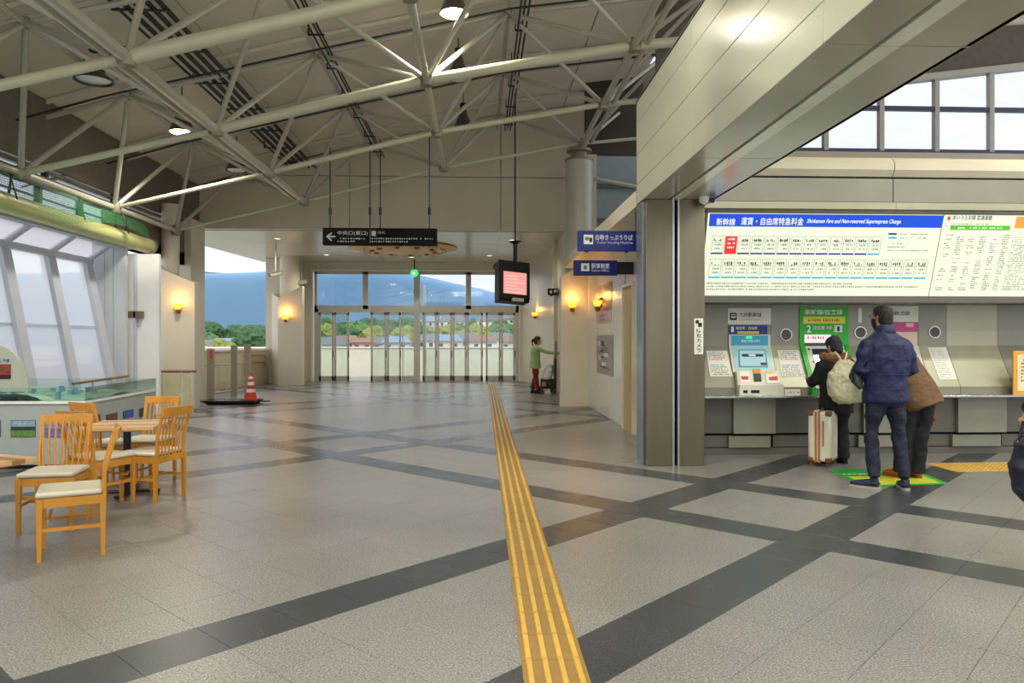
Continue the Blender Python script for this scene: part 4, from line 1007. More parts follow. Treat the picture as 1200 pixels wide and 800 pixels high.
# monitor
mc_ = aY(604, 330, 18.3)
mt = thing('hanging_monitor', mc_, 'black hanging information monitor with a glowing salmon screen', 'monitor')
R_ = Matrix.Translation(mc_) @ Matrix.Rotation(math.radians(20), 4, 'Z') @ Matrix.Rotation(math.radians(-9), 4, 'X') @ Matrix.Rotation(math.radians(4), 4, 'Y')
MB().box(-.42, .38, 0, .35, -.5, .42, R_).build('housing', DARK, mt, bevel=.02)
MB().box(-.46, .36, -.06, 0, -.45, .5, R_).box(-.40, .40, .1, .5, .42, .52, R_).build('hood', DARK, mt, smooth=False)
MB().box(-.34, .27, -.075, -.06, -.33, .22, R_).build('screen', emis('salmon_screen', '#f7a59b', .95), mt, smooth=False)
mb = MB()
for k in range(6): mb.box(-.28, random.uniform(0, .22), -.079, -.075, -.3 + k * .08, -.27 + k * .08, R_)
mb.build('screen_lines', emis('pale_screen', '#fbc9bd', .9), mt, smooth=False)
MB().box(-.1, .2, -.07, 0, -.5, -.42, R_).build('label_strip', ink('label_cream', '#d9d8c8'), mt, smooth=False)
MB().tube([(mc_.x, 18.45, mc_.z + .45), (mc_.x, 18.45, mc_.z + .95)], .05, 10).tube([(mc_.x, 18.45, mc_.z + .95), (mc_.x, 18.45, mc_.z + 1.02)], [.07, .17], 12).tube([(mc_.x, 18.45, mc_.z + 1.0), (mc_.x, 18.45, 7.68)], .018, 8).build('pole', DARK, mt)

# gold ceiling ornament
gc = Vector((-2.35, 23.7, 4.48))
g = thing('gold_ceiling_dish', gc, 'wide round gold dish ornament on the passage ceiling', 'ornament')
GOLD = mat('gold_leaf', '#d99a2e', .4, metal=.35, var=.1)
MB().lathe([(1.68, .0), (1.7, -.03), (1.55, -.07), (1.2, -.11), (.6, -.14), (0, -.15)], gc, 48).build('dish', GOLD, g)
for k in range(30):
    a_ = 2 * PI * k / 30; c_ = gc + Vector((1.3 * math.cos(a_), 1.3 * math.sin(a_), -.09))
    MB().lathe([(.02, 0), (.05, -.01), (.05, -.04), (.02, -.06)], c_, 8).build('petal', mat('petal_white', '#e8d9c8', .4), g)
for k in range(10):
    a_ = 2 * PI * k / 10 + .2; c_ = gc + Vector((1.0 * math.cos(a_), 1.0 * math.sin(a_), -.12))
    MB().lathe([(.04, 0), (.1, -.02), (.07, -.04), (.0, -.05)], c_, 10).build('flower', mat('petal_red', '#c4533c', .4), g)
# green exit light
p_ = aY(485.5, 320, 27.2)
e = thing('exit_light', p_, 'small round green glowing exit sign above the door post', 'exit sign')
MB().lathe([(0, -.03), (.14, -.03), (.15, 0), (.14, .03), (0, .03)], p_, 20, axis='y').build('disc', emis('exit_green', '#1ed36a', 1.1), e)
MB().box(p_.x - .05, p_.x + .04, p_.y - .036, p_.y - .03, p_.z - .05, p_.z + .06).build('figure', INKW, e, smooth=False)
MB().tube([p_ + Vector((0, 0, .14)), (p_.x, p_.y, 4.5)], .02, 6).build('stem', DARK, e)
# cctv
def cctv(px_, py_, Y, label, ztop=4.5):
    p_ = aY(px_, py_, Y); t = thing('security_camera', p_, label, 'camera')
    MB().tube([(p_.x, Y, ztop), (p_.x, Y, p_.z + .1)], .02, 8).build('pole', ALU, t)
    R_ = Matrix.Translation(p_) @ Matrix.Rotation(math.radians(35), 4, 'Z') @ Matrix.Rotation(math.radians(-15), 4, 'Y')
    R_ = R_ @ Matrix.Scale(.75, 4)
    MB().box(-.26, .26, -.08, .08, -.08, .08, R_).build('body', mat('camera_grey', '#a9a99d', .4), t, bevel=.02)
    MB().box(-.3, .28, -.1, .1, .08, .1, R_).build('sunshade', mat('camera_grey', '#a9a99d', .4), t, smooth=False)
    MB().box(-.27, -.255, -.05, .05, -.05, .05, R_).build('lens', DARK, t, smooth=False)
cctv(323, 321, 22.5, 'grey security camera hanging left, in front of the far pier')
cctv(353, 331, 26.5, 'grey security camera hanging by the corner of the far doors')
p_ = aY(825, 233, 8.7)
t = thing('dome_camera', p_, 'small white dome camera under the beam by the steel pillar', 'camera')
MB().lathe([(.06, .03), (.06, -.01), (.05, -.035), (.02, -.055), (0, -.06)], (p_.x, 8.7, 3.185), 18).build('dome', WHITE, t)
MB().box(p_.x + .02, p_.x + .12, 8.67, 8.73, 3.15, 3.2).build('arm', DARK, t, smooth=False)

# sconces
SHADE = emis('sconce_glow', '#ffa834', 2.4)
def sconce(p, label, r=.11, out=(0, -1, 0), en=6):
    p = Vector(p); o_ = Vector(out); t = thing('wall_sconce', p, label, 'wall lamp')
    c_ = p + o_ * .12
    MB().lathe([(.03, -.04), (r * .5, -.02), (r * .75, .03), (r * .85, .09), (r * .7, .09)], c_, 20, cap=True).build('shade', SHADE, t)
    MB().lathe([(.0, -.14), (.05, -.12), (.06, -.05), (.03, -.02)], c_, 12).build('finial', mat('brass', '#8d6a2c', .3, metal=.8), t)
    MB().tube([p, c_ + Vector((0, 0, -.06))], .02, 8).build('arm', MATS['brass'], t)
    l = D.lights.new('sconce_light', 'POINT'); l.energy = en; l.color = (1, .5, .12); l.shadow_soft_size = .08
    lo = D.objects.new('sconce_light', l); COL.objects.link(lo); lo.location = c_ + Vector((0, 0, .2)) + o_ * .03; lo.parent = t; lo.matrix_parent_inverse = wm(t).inverted()
sconce(aY(211, 361, 17.0), 'glowing wall sconce on the near left pier')
sconce(aY(335.5, 373, 25.7), 'glowing wall sconce on the pier left of the far doors', .17, en=10)
sconce(aX(631, 369, 2.1), 'glowing wall sconce on the far side wall above the woman in green', .15, (-1, 0, 0), en=5)
sconce(aY(670, 359, 17.1), 'glowing wall sconce on the pier behind the blue signs', .14)
sconce(aX(707, 357, WX), 'added sconce in place of a reflected glow above the posters on the glossy side wall', .11, (-1, 0, 0), en=4)  # lamp added where the glossy wall mirrors a sconce's glow

# posters on the right wall
PW = Plane((WX - .016, 0, 0), (0, -1, 0), (0, 0, 1))
def poster(label, x0, y0, x1, y1, cols):
    a_ = PW.px(x0, y1); c_ = PW.px(x1, y0); z0_ = aX(x0, y1, WX).z
    u0, u1 = a_[0], c_[0]; v0 = a_[1]; v1 = aX(x0, y0, WX).z
    t = thing('poster', PW.P((u0 + u1) / 2, v0), label, 'poster')
    PW.rect(MB(), u0, v0, u1, v1, 0, .004).build('sheet', cols[0], t, smooth=False)
    for k, m in enumerate(cols[1:]):
        mb = MB()
        for q in range(5):
            a1 = u0 + (u1 - u0) * random.uniform(.05, .5); b1 = v0 + (v1 - v0) * random.uniform(.08, .75)
            PW.rect(mb, a1, b1, a1 + (u1 - u0) * random.uniform(.15, .4), b1 + (v1 - v0) * random.uniform(.04, .15), .004, .006 + k * .001)
        mb.build('print', m, t, smooth=False)
mp_ = lambda n, c: mat('print_' + n, c, .35, var=.3, scale=9)
poster('brown and pink photo poster behind the sconce on the glossy wall', 698.5, 338, 717, 366, [mp_('brown', '#9c7b66'), mp_('pink', '#c79a92'), mp_('dk', '#6a5246')])
poster('small pale pink notice under the sconce on the glossy wall', 699, 368, 716.5, 380, [mp_('palepink', '#c9a5a4'), mp_('mauve', '#9c7d84')])
poster('grey and pink poster, lowest on the glossy wall', 699.5, 393, 718.5, 436, [mp_('grey', '#8b857f'), mp_('pink', '#c79a92'), mp_('white', '#d6cfc6'), mp_('dk', '#6a5246')])

# ================================================================== CAFE FURNITURE
def chair(label):
    t = thing('dining_chair', (0, 0, 0), label, 'chair', 'slat-back café chairs')
    wd, dp, sh = .19, .19, .43
    for sx in (-1, 1):
        for sy in (-1, 1):
            x, y = sx * wd, sy * dp
            top = .02; bot = .013
            MB().loft([[Vector((x + a * bot, y + b * bot, 0)) for a, b in ((-1, -1), (1, -1), (1, 1), (-1, 1))], [Vector((x + a * top, y + b * top, sh - .002)) for a, b in ((-1, -1), (1, -1), (1, 1), (-1, 1))]]).build('leg', WOOD, t, smooth=False)
    for sx in (-1, 1): MB().box(sx * wd - .009, sx * wd + .009, -dp + .018, dp - .018, sh - .065, sh - .003).build('apron', WOOD, t, smooth=False)
    for sy in (-1, 1): MB().box(-wd + .018, wd - .018, sy * dp - .009, sy * dp + .009, sh - .065, sh - .003).build('apron', WOOD, t, smooth=False)
    for sx in (-1, 1): MB().box(sx * wd - .008, sx * wd + .008, -dp + .015, dp - .015, .2, .225).build('stretcher', WOOD, t, smooth=False)
    MB().box(-wd + .01, wd - .01, -.01, .01, .2, .22).build('stretcher', WOOD, t, smooth=False)
    MB().box(-wd + .01, wd - .01, dp - .05 - .008, dp - .05 + .008, .26, .28).build('stretcher', WOOD, t, smooth=False)
    pad = MB().box(-.205, .205, -.185, .215, sh, sh + .04); pad.build('seat_pad', CREAMPAD, t, bevel=.017)
    n = 8
    for k in range(n):
        x0 = -.155 + .31 * k / (n - 1); x1 = x0 * 1.1; r_ = .0085
        pts = [Vector((x0, -.195, sh - .01)), Vector((x0 * 1.03, -.2, .6)), Vector((x1, -.235, .75)), Vector((x1, -.262, .83))]
        MB().tube(pts, [(r_, r_ * .8)] * 4, 6).build('slat', WOOD, t)
    top = []
    for k in range(9):
        x = -.2 + .4 * k / 8; yb_ = -.268 - .02 * (1 - (x / .2) ** 2)
        h0, h1, th = .805, .885, .012
        top.append([Vector((x, yb_ - th, h0)), Vector((x, yb_ + th, h0)), Vector((x, yb_ + th - .012, h1)), Vector((x, yb_ - th - .012, h1))])
    MB().loft(top).build('top_rail', WOOD, t)
    for sx in (-1, 1):
        MB().tube([(sx * .18, -.195, sh - .02), (sx * .182, -.2, .58), (sx * .184, -.24, .74), (sx * .186, -.262, .82)], [(.013, .016)] * 4, 6).build('back_post', WOOD, t)
    return t
ch = chair('honey wood slat-back chair nearest the camera, seen edge-on beside the left-edge table')
R = math.radians
place(ch, False, (-3.43, 6.19, 0), R(190), 'slat-back chair just behind the nearest chair, its slats facing the camera')
place(ch, False, (-3.11, 7.27, 0), R(72), 'slat-back chair on the right side of the square table')
place(ch, False, (-3.47, 7.0, 0), R(-28), 'slat-back chair on the near left side of the square table')
place(ch, False, (-3.86, 7.93, 0), R(-30), 'slat-back chair on the far left side of the square table, mostly hidden')
place(ch, False, (-3.56, 8.2, 0), R(172), 'slat-back chair on the far side of the square table')
place(ch, True, (-2.89, 5.44, 0), R(116))
def table(loc, rz, label, sx, sy, h=.69):
    t = thing('cafe_table', (0, 0, 0), label, 'table')
    n = 8
    for k in range(n):
        y0 = -sy + 2 * sy * k / n; MB().box(-sx, sx, y0 + .001, y0 + 2 * sy / n - .001, h - .03, h).build('top_strip', WOODL if k % 2 else WOODD if k % 4 == 2 else WOODL, t, smooth=False)
    MB().box(-sx * .8, sx * .8, -sy * .8, sy * .8, h - .05, h - .03).build('top_frame', WOOD, t, smooth=False)
    MB().tube([(0, 0, .02), (0, 0, h - .05)], .036, 16).build('column', DARK, t)
    MB().box(-.3, .3, -.035, .035, .012, .035).box(-.035, .035, -.3, .3, .012, .035).build('base', DARK, t, bevel=.008)
    for a_, b_2 in ((-.28, 0), (.28, 0), (0, -.28), (0, .28)): MB().lathe([(.02, 0), (.02, .014)], (a_, b_2, 0), 10).build('foot', DARK, t)
    t.location = loc; t.rotation_euler = (0, 0, rz)
table((-3.46, 7.5, 0), R(8), 'square café table with striped pale wood top between four chairs', .34, .36)
table((-3.56, 5.18, 0), R(-25), 'striped wood café table cut off by the left edge', .36, .36)

# ================================================================== DISPLAY CASE
dc = thing('display_case', (-6, 9.6, 0), 'long low grey display case with small photographs along its front', 'display case')
DG = mat('case_grey', '#a3aaa6', .4, var=.03)
CY0, CY1, CX0, CX1, CH = 8.95, 11.2, -7.05, -4.62, .77
MB().prism([(CX0, CY0, .05), (CX1, CY0, .05), (-4.75, CY1, .05), (CX0, CY1, .05)], (0, 0, CH - .05)).build('body', DG, dc, bevel=.01)
MB().prism([(CX0 + .05, CY0 + .08, 0), (CX1 - .08, CY0 + .08, 0), (-4.83, CY1 - .08, 0), (CX0 + .05, CY1 - .08, 0)], (0, 0, .05)).build('plinth', DARK, dc, smooth=False)
gt = B(CX0, CX1 + .02, CY0 - .02, CY0 + .03, CH, CH + .03).build('rim', WHITE, dc, smooth=False)
MB().prism([(CX1, CY0, CH), (CX1 + .02, CY0, CH), (-4.73, CY1, CH), (-4.75, CY1, CH)], (0, 0, .03)).build('rim', WHITE, dc, smooth=False)
ter = MB(); nx, ny = 36, 30; base = []
for j in range(ny):
    for i in range(nx):
        x = CX0 + .1 + (CX1 - CX0 - .25) * i / (nx - 1); y = CY0 + .08 + (CY1 - CY0 - .16) * j / (ny - 1)
        base.append(Vector((x, y, CH + .02 + max(0, noise.noise(Vector((x * 1.7, y * 1.7, 0))) * .14) + .02 * noise.noise(Vector((x * 9, y * 9, 1))))))
ter.add(base, [(j * nx + i, j * nx + i + 1, (j + 1) * nx + i + 1, (j + 1) * nx + i) for j in range(ny - 1) for i in range(nx - 1)])
tmm = D.materials.new('landscape_model'); tmm.use_nodes = True; tb_ = tmm.node_tree; bb = tb_.nodes['Principled BSDF']
nn = N(tb_, 'ShaderNodeTexNoise', Scale=3.5, Detail=6.0); rr = N(tb_, 'ShaderNodeValToRGB'); tcc = N(tb_, 'ShaderNodeTexCoord'); tb_.links.new(tcc.outputs['Object'], nn.inputs[0])
rr.color_ramp.elements[0].position = .4; rr.color_ramp.elements[0].color = lin('#8fb7ad'); rr.color_ramp.elements[1].position = .6; rr.color_ramp.elements[1].color = lin('#5f8f5a'); kk = rr.color_ramp.elements.new(.5); kk.color = lin('#6fae8f')
tb_.links.new(nn.outputs['Fac'], rr.inputs[0]); tb_.links.new(rr.outputs[0], bb.inputs['Base Color'])
ter.build('landscape_model', tmm, dc)
for k in range(22):
    x = random.uniform(CX0 + .3, CX1 - .4); y = random.uniform(CY0 + .15, CY0 + 1.6); h_ = random.uniform(.03, .07)
    B(x, x + .05, y, y + .04, CH + .02, CH + .05 + h_).build('model_block', mat('model_blue', '#5f8fae', .5), dc, smooth=False)
for (p0, p1) in (((CX0, CY0 + .02), (CX1, CY0 + .02)), ((CX1, CY0 + .02), (-4.75, CY1)), ((CX0, CY1), (-4.75, CY1))):
    p0 = Vector((*p0, CH + .03)); p1 = Vector((*p1, CH + .03)); d_ = (p1 - p0).normalized().cross(Vector((0, 0, 1))) * .004
    MB().prism([p0 - d_, p1 - d_, p1 - d_ + Vector((0, 0, .16)), p0 - d_ + Vector((0, 0, .16))], d_ * 2).build('glass_side', GLASSG, dc, smooth=False)
def pic(parent, P_, x0, y0, x1, y1, cols, name='photograph'):
    a_ = P_.px(x0, y1); c_ = P_.px(x1, y0)
    o = P_.rect(MB(), a_[0], a_[1], c_[0], c_[1], 0, .008).build(name, ink('picture_edge', '#4a4c48'), parent, smooth=False)
    du, dv_ = c_[0] - a_[0], c_[1] - a_[1]
    for k, (f0, f1, m) in enumerate(cols): P_.rect(MB(), a_[0] + .006, a_[1] + .006 + dv_ * f0 * .95, c_[0] - .006, a_[1] + dv_ * f1 * .97, .008, .010).build('picture_band', m, o, smooth=False)
CF = face_plane(CY0)
pm_ = lambda n, c: mat('pic_' + n, c, .3, var=.35, scale=30)
pic(dc, CF, 13, 492, 42, 512, [(0, .4, pm_('meadow', '#5d8a3c')), (.4, .62, pm_('hill', '#2c3f3c')), (.62, 1, pm_('sky', '#8ea6b8'))])
pic(dc, CF, -20, 492, 1, 512, [(0, 1, pm_('darkgreen', '#38483a'))]); pic(dc, CF, 53, 492, 80, 512, [(0, .5, pm_('blueflower', '#6a6fa8')), (.5, 1, pm_('violet', '#8d86a8'))])
sd = Vector((-4.75 - CX1, CY1 - CY0, 0)); CS = Plane((CX1, CY0, 0), sd, (0, 0, 1))
for (x0, x1, y0, y1, c_) in ((110, 117, 485, 497, '#3f4a44'), (124, 137, 483, 495.5, '#6e2b30'), (144, 156, 479, 491, '#2848a0'), (163, 170, 477, 489, '#20252c')):
    pic(dc, CS, x0, y0, x1, y1, [(0, 1, pm_('s' + c_[1:], c_))])
# arch shaped sign board
P_ = face_plane(9.9)
ab = thing('arched_board', aY(10, 455, 9.9), 'cream arched board with a small sunset photograph standing on the display case', 'sign board')
pts = []; c0 = P_.px(-8, 459); rr_ = P_.px(33.5, 459)[0] - c0[0]; hh = P_.px(0, 404)[1] - c0[1]
for k in range(17):
    a_ = PI * k / 16; pts.append((c0[0] + rr_ * math.cos(a_), c0[1] + hh * math.sin(a_)))
P_.quad(MB(), pts, -.04, 0).build('panel', mat('board_cream', '#b4b4a4', .5, var=.02), ab, smooth=False)
rectpart(P_, 'photograph', mat('sunset_print', '#8a3b26', .35, var=.5, scale=20), ab, -8, 426.5, 13, 444, 0, .006)
rectpart(P_, 'photograph_dark_band', ink('dark_print', '#2a1a18'), ab, -8, 439, 13, 444, .006, .008)
txt(P_, '自然', -6, 420.5, 2, 424.8, INKB, ab, .004, .02); txt(P_, '風景', 3, 420.5, 11.5, 424.8, INKB, ab, .004, .02)
# inner handrail by the glazing
hr = thing('handrail', (-6.6, 14, 0), 'brown handrail with glass infill behind the display case', 'handrail')
BRN = mat('brown_rail', '#8a5a44', .4)
q0 = aY(85, 449.5, 12.9); q1 = aY(150, 440.5, 15.0)
MB().tube([q0, q1], .022, 8).build('rail', BRN, hr)
for f in (.03, .33, .66, .97):
    p_ = q0.lerp(q1, f); MB().tube([(p_.x, p_.y, 0), p_], .018, 8).build('post', ALU, hr)
MB().prism([(q0.x, q0.y, .15), (q1.x, q1.y, .15), (q1.x, q1.y, q1.z - .15), (q0.x, q0.y, q0.z - .15)], (.008, 0, 0)).build('glass_infill', GLASSG, hr, smooth=False)
# fence in front of the near pier
fc = thing('barrier_fence', (-6.6, 16, 0), 'cream panel barrier with brown top rail and steel posts before the near left pier', 'fence')
A0, A1 = Vector((-7.1, 16.0, 0)), Vector((-6.0, 15.9, 0)); dd = A1 - A0
MB().tube([A0 + Vector((-.1, 0, .87)), A1 + Vector((.08, 0, .87))], (.03), 10).build('top_rail', BRN, fc)
for f in (.08, .45, .8, 1.0):
    p_ = A0 + dd * f; MB().tube([(p_.x, p_.y, 0), (p_.x, p_.y, .86)], .028, 8).build('post', ALU, fc)
for f0, f1 in ((.1, .43), (.47, .78), (.82, .98)):
    pa, pb = A0 + dd * f0, A0 + dd * f1; MB().prism([(pa.x, pa.y, .06), (pb.x, pb.y, .06), (pb.x, pb.y, .8), (pa.x, pa.y, .8)], (0, .02, 0)).build('infill_panel', mat('cream_infill', '#bdb690', .45), fc, smooth=False)
pa = A0 + dd * .75; B(pa.x, pa.x + .09, pa.y - .03, pa.y, .26, .4).build('latch_box', BEIGE, fc, smooth=False)
# bollards
for (x, y, zt_, lab, m) in ((-6.52, 18.45, 1.32, 'square steel post with a red tag, nearest the pier', 1), (-6.55, 20.3, 1.4, 'square steel post, middle of the three beyond the cone', 0), (-5.98, 19.6, 1.44, 'square steel post directly behind the traffic cone', 0)):
    t = thing('gate_post', (x, y, 0), lab, 'post', 'steel gate posts')
    B(x - .075, x + .075, y - .06, y + .06, 0, zt_).build('shaft', mat('post_steel', '#9d9482', .35, metal=.3), t, bevel=.008); B(x - .09, x + .09, y - .075, y + .075, 0, .012).build('base_plate', ALU, t, smooth=False)
    if m: B(x + .0, x + .07, y - .066, y - .06, zt_ - .25, zt_ - .03).build('red_tag', ink('tag_red', '#d33a3a'), t, smooth=False)
lf = thing('low_railing', (-7.2, 21, 0), 'low thin steel railing in front of the parapet', 'railing')
La, Lb = Vector((-7.5, 19.3, 0)), Vector((-6.75, 21.6, 0)); Ld = Lb - La
for z in (.86, .12): MB().tube([La + Vector((0, 0, z)), Lb + Vector((0, 0, z))], .02, 8).build('rail', ALU, lf)
for k in range(8):
    p_ = La + Ld * k / 7; MB().tube([(p_.x, p_.y, 0 if k in (0, 3, 7) else .12), (p_.x, p_.y, .86)], .016 if k in (0, 3, 7) else .009, 6).build('baluster', ALU, lf)
# cone and tray
cp_ = aZ(294, 473)
cn = thing('traffic_cone', (cp_.x, cp_.y, 0), 'red and white striped traffic cone on a black weighted tray', 'traffic cone')
RED = mat('cone_red', '#d23a26', .45); 
def cr(z): return .14 - .115 * z / .7
B(cp_.x - .19, cp_.x + .19, cp_.y - .19, cp_.y + .19, .1, .13).build('base', RED, cn, bevel=.01)
zs = [.13, .28, .36, .45, .53, .6, .66, .76]
for k, (z0, z1) in enumerate(zip(zs, zs[1:])):
    MB().lathe([(cr(z0 - .1), z0), (cr(z1 - .1), z1)], (cp_.x, cp_.y, 0), 20).build('band', WHITE if k % 2 else RED, cn)
ty = thing('weighted_tray', (cp_.x - .45, cp_.y - .05, 0), 'shallow black tray under the traffic cone', 'tray')
MB().loft([[Vector((cp_.x - .9, cp_.y - .3, 0)), Vector((cp_.x + .12, cp_.y - .3, 0)), Vector((cp_.x + .12, cp_.y + .3, 0)), Vector((cp_.x - .9, cp_.y + .3, 0))], [Vector((cp_.x - 1.08, cp_.y - .4, .1)), Vector((cp_.x + .22, cp_.y - .4, .1)), Vector((cp_.x + .22, cp_.y + .4, .1)), Vector((cp_.x - 1.08, cp_.y + .4, .1))]]).build('tray', DARK, ty, bevel=.01)
B(cp_.x + .22, cp_.x + .45, cp_.y - .04, cp_.y + .02, .05, .08).build('tow_bar', DARK, ty, smooth=False)
# ================================================================== PEOPLE
SKIN = mat('skin', '#c99775', .5, var=.05, scale=8)
HAIRM = mat('black_hair', '#17130f', .55, var=.2, scale=60, bump=.5, bscale=160)
def cloth_tex(size):
    n_ = 'folds_%g' % size
    if n_ in D.textures: return D.textures[n_]
    t = D.textures.new(n_, 'CLOUDS'); t.noise_scale = size; return t
def organic(mb, name, m, parent, vox=.012, folds=0.0, fsize=.12, sm=4):
    o = mb.build(name, m, parent)
    r = o.modifiers.new('remesh', 'REMESH'); r.mode = 'VOXEL'; r.voxel_size = vox; r.use_smooth_shade = True
    s = o.modifiers.new('smooth', 'SMOOTH'); s.iterations = sm; s.factor = .5
    if folds:
        d = o.modifiers.new('folds', 'DISPLACE'); d.texture = cloth_tex(fsize); d.strength = folds; d.mid_level = .5
    return o
V = Vector
def hand(mb, wrist, d, side, curl=.5, sc=1.0):
    """palm and five separate bent fingers; d = pointing direction, side = towards the thumb"""
    d = V(d).normalized(); side = (V(side) - d * V(side).dot(d)).normalized(); n = d.cross(side).normalized()
    w = V(wrist); pal = w + d * .085 * sc
    mb.tube([w - d * .02, w + d * .03 * sc, pal], [(.022, .018), (.04 * sc, .016), (.042 * sc, .014)], 10, up=n)
    for k, L in enumerate((.068, .078, .072, .056)):
        b0 = pal + side * (.03 - .02 * k) * sc - d * .01; L *= sc
        p1 = b0 + d * L * .45; q = (d * math.cos(curl) + n * math.sin(curl)); p2 = p1 + q * L * .33; q2 = (d * math.cos(2 * curl) + n * math.sin(2 * curl)); p3 = p2 + q2 * L * .3
        mb.tube([b0, p1, p2, p3], [.0098 * sc, .009 * sc, .0082 * sc, .0065 * sc], 8)
    t0 = w + d * .025 * sc + side * .03 * sc; t1 = t0 + (d * .6 + side * .7).normalized() * .035 * sc; t2 = t1 + (d * .9 + n * .4).normalized() * .032 * sc
    mb.tube([t0, t1, t2], [.0125 * sc, .0105 * sc, .008 * sc], 8)
def head(mb, c, yaw=0, tilt=None, sc=1.0):
    """head with jaw, nose, brow and ears; faces local +Y turned by yaw"""
    M = Matrix.Translation(c) @ Matrix.Rotation(yaw, 4, 'Z') @ (tilt or Matrix())
    rings = []
    for z, rx, ry, oy in ((-.125, .03, .035, .045), (-.11, .045, .055, .03), (-.07, .06, .075, .012), (-.02, .072, .09, .004), (.03, .077, .097, 0), (.07, .073, .094, -.004), (.1, .058, .076, -.006), (.12, .03, .04, -.006)):
        rings.append([M @ V((rx * sc * math.cos(2 * PI * k / 16), (oy + ry * math.sin(2 * PI * k / 16)) * sc, z * sc)) for k in range(16)])
    mb.loft(rings)
    mb.tube([M @ V((0, .085, .02)) , M @ V((0, .108, -.012)), M @ V((0, .112, -.03)), M @ V((0, .09, -.04))], [.008, .012, .016, .012], 8)
    mb.tube([M @ V((-.022, .085, -.07)), M @ V((.022, .085, -.07))], .008, 8)
    for s in (-1, 1): mb.tube([M @ V((s * .074, -.005, .02)), M @ V((s * .084, -.012, .012)), M @ V((s * .076, -.006, -.03))], [(.008, .012), (.009, .02), (.007, .01)], 8)
    return M
def face_bits(M, parent, glasses=False):
    for s in (-1, 1):
        c = M @ V((s * .03, .083, .012)); MB().lathe([(0, -.011), (.009, -.007), (.0115, 0), (.009, .007), (0, .011)], c, 10).build('eye', ink('eye_white', '#e9e4dc'), parent)
        c2 = M @ V((s * .03, .0925, .012)); MB().lathe([(0, -.005), (.005, 0), (0, .005)], c2, 8).build('iris', ink('iris_dark', '#241a14'), parent)
        MB().tube([M @ V((s * .015, .09, .035)), M @ V((s * .045, .083, .037))], .003, 6).build('eyebrow', HAIRM, parent)
    MB().tube([M @ V((-.02, .098, -.066)), M @ V((0, .1, -.068)), M @ V((.02, .098, -.066))], .004, 6).build('mouth', ink('lip', '#9d5a4c'), parent)
    if glasses:
        g = MB()
        for s in (-1, 1):
            g.tube([M @ V((s * .032 + .022 * math.cos(a), .106, .012 + .017 * math.sin(a))) for a in [2 * PI * k / 14 for k in range(15)]], .0018, 6)
            g.tube([M @ V((s * .054, .105, .015)), M @ V((s * .082, .06, .017)), M @ V((s * .084, -.02, .012))], .0022, 6)
        g.build('glasses', ink('glasses_metal', '#3c3a36'), parent)
def hair(M, parent, m=HAIRM, bun=False, sc=1.0):
    mb = MB(); rings = []
    for z, rx, ry, oy in ((-.095, .05, .04, -.055), (-.06, .068, .065, -.04), (-.01, .08, .085, -.026), (.03, .086, .1, -.014), (.075, .084, .103, -.006), (.11, .066, .085, -.008), (.135, .03, .04, -.01)):
        rings.append([M @ V((rx * sc * math.cos(2 * PI * k / 16), (oy + ry * math.sin(2 * PI * k / 16)) * sc, z * sc)) for k in range(16)])
    mb.loft(rings)
    if bun: mb.tube([M @ V((0, -.09, .04)), M @ V((0, -.14, .03)), M @ V((0, -.16, -.03)), M @ V((0, -.15, -.12)), M @ V((0, -.135, -.19))], [.03, .035, .035, .028, .012], 10)
    return organic(mb, 'hair', m, parent, .009, .012, .03, 2)
def shoe(parent, heel, d, m, sole, L=.28, w=.045, name='shoe'):
    d = V(d).normalized(); heel = V(heel); mb = MB()
    mb.tube([heel + V((0, 0, .045)), heel + d * .06 + V((0, 0, .055)), heel + d * .15 + V((0, 0, .047)), heel + d * .22 + V((0, 0, .038)), heel + d * L + V((0, 0, .032))], [(.034, .035), (.04, .048), (w, .036), (w + .003, .03), (.022, .016)], 14, up=(0, 0, 1))
    mb.tube([heel + d * .045 + V((0, 0, .05)), heel + d * .04 + V((0, 0, .11))], [.04, .042], 12)
    s = organic(mb, name, m, parent, .008, 0, sm=3)
    sm = MB(); r = []
    for f, ww in ((-.02, .018), (0, .034), (.06, .042), (.15, w + .005), (.22, w + .006), (L - .01, .034), (L + .01, .012)):
        c = heel + d * f; q = d.cross(V((0, 0, 1)))
        r.append([c + q * ww, c - q * ww, c - q * ww + V((0, 0, .022)), c + q * ww + V((0, 0, .022))])
    sm.loft(r).build('sole', sole, s)
    return s

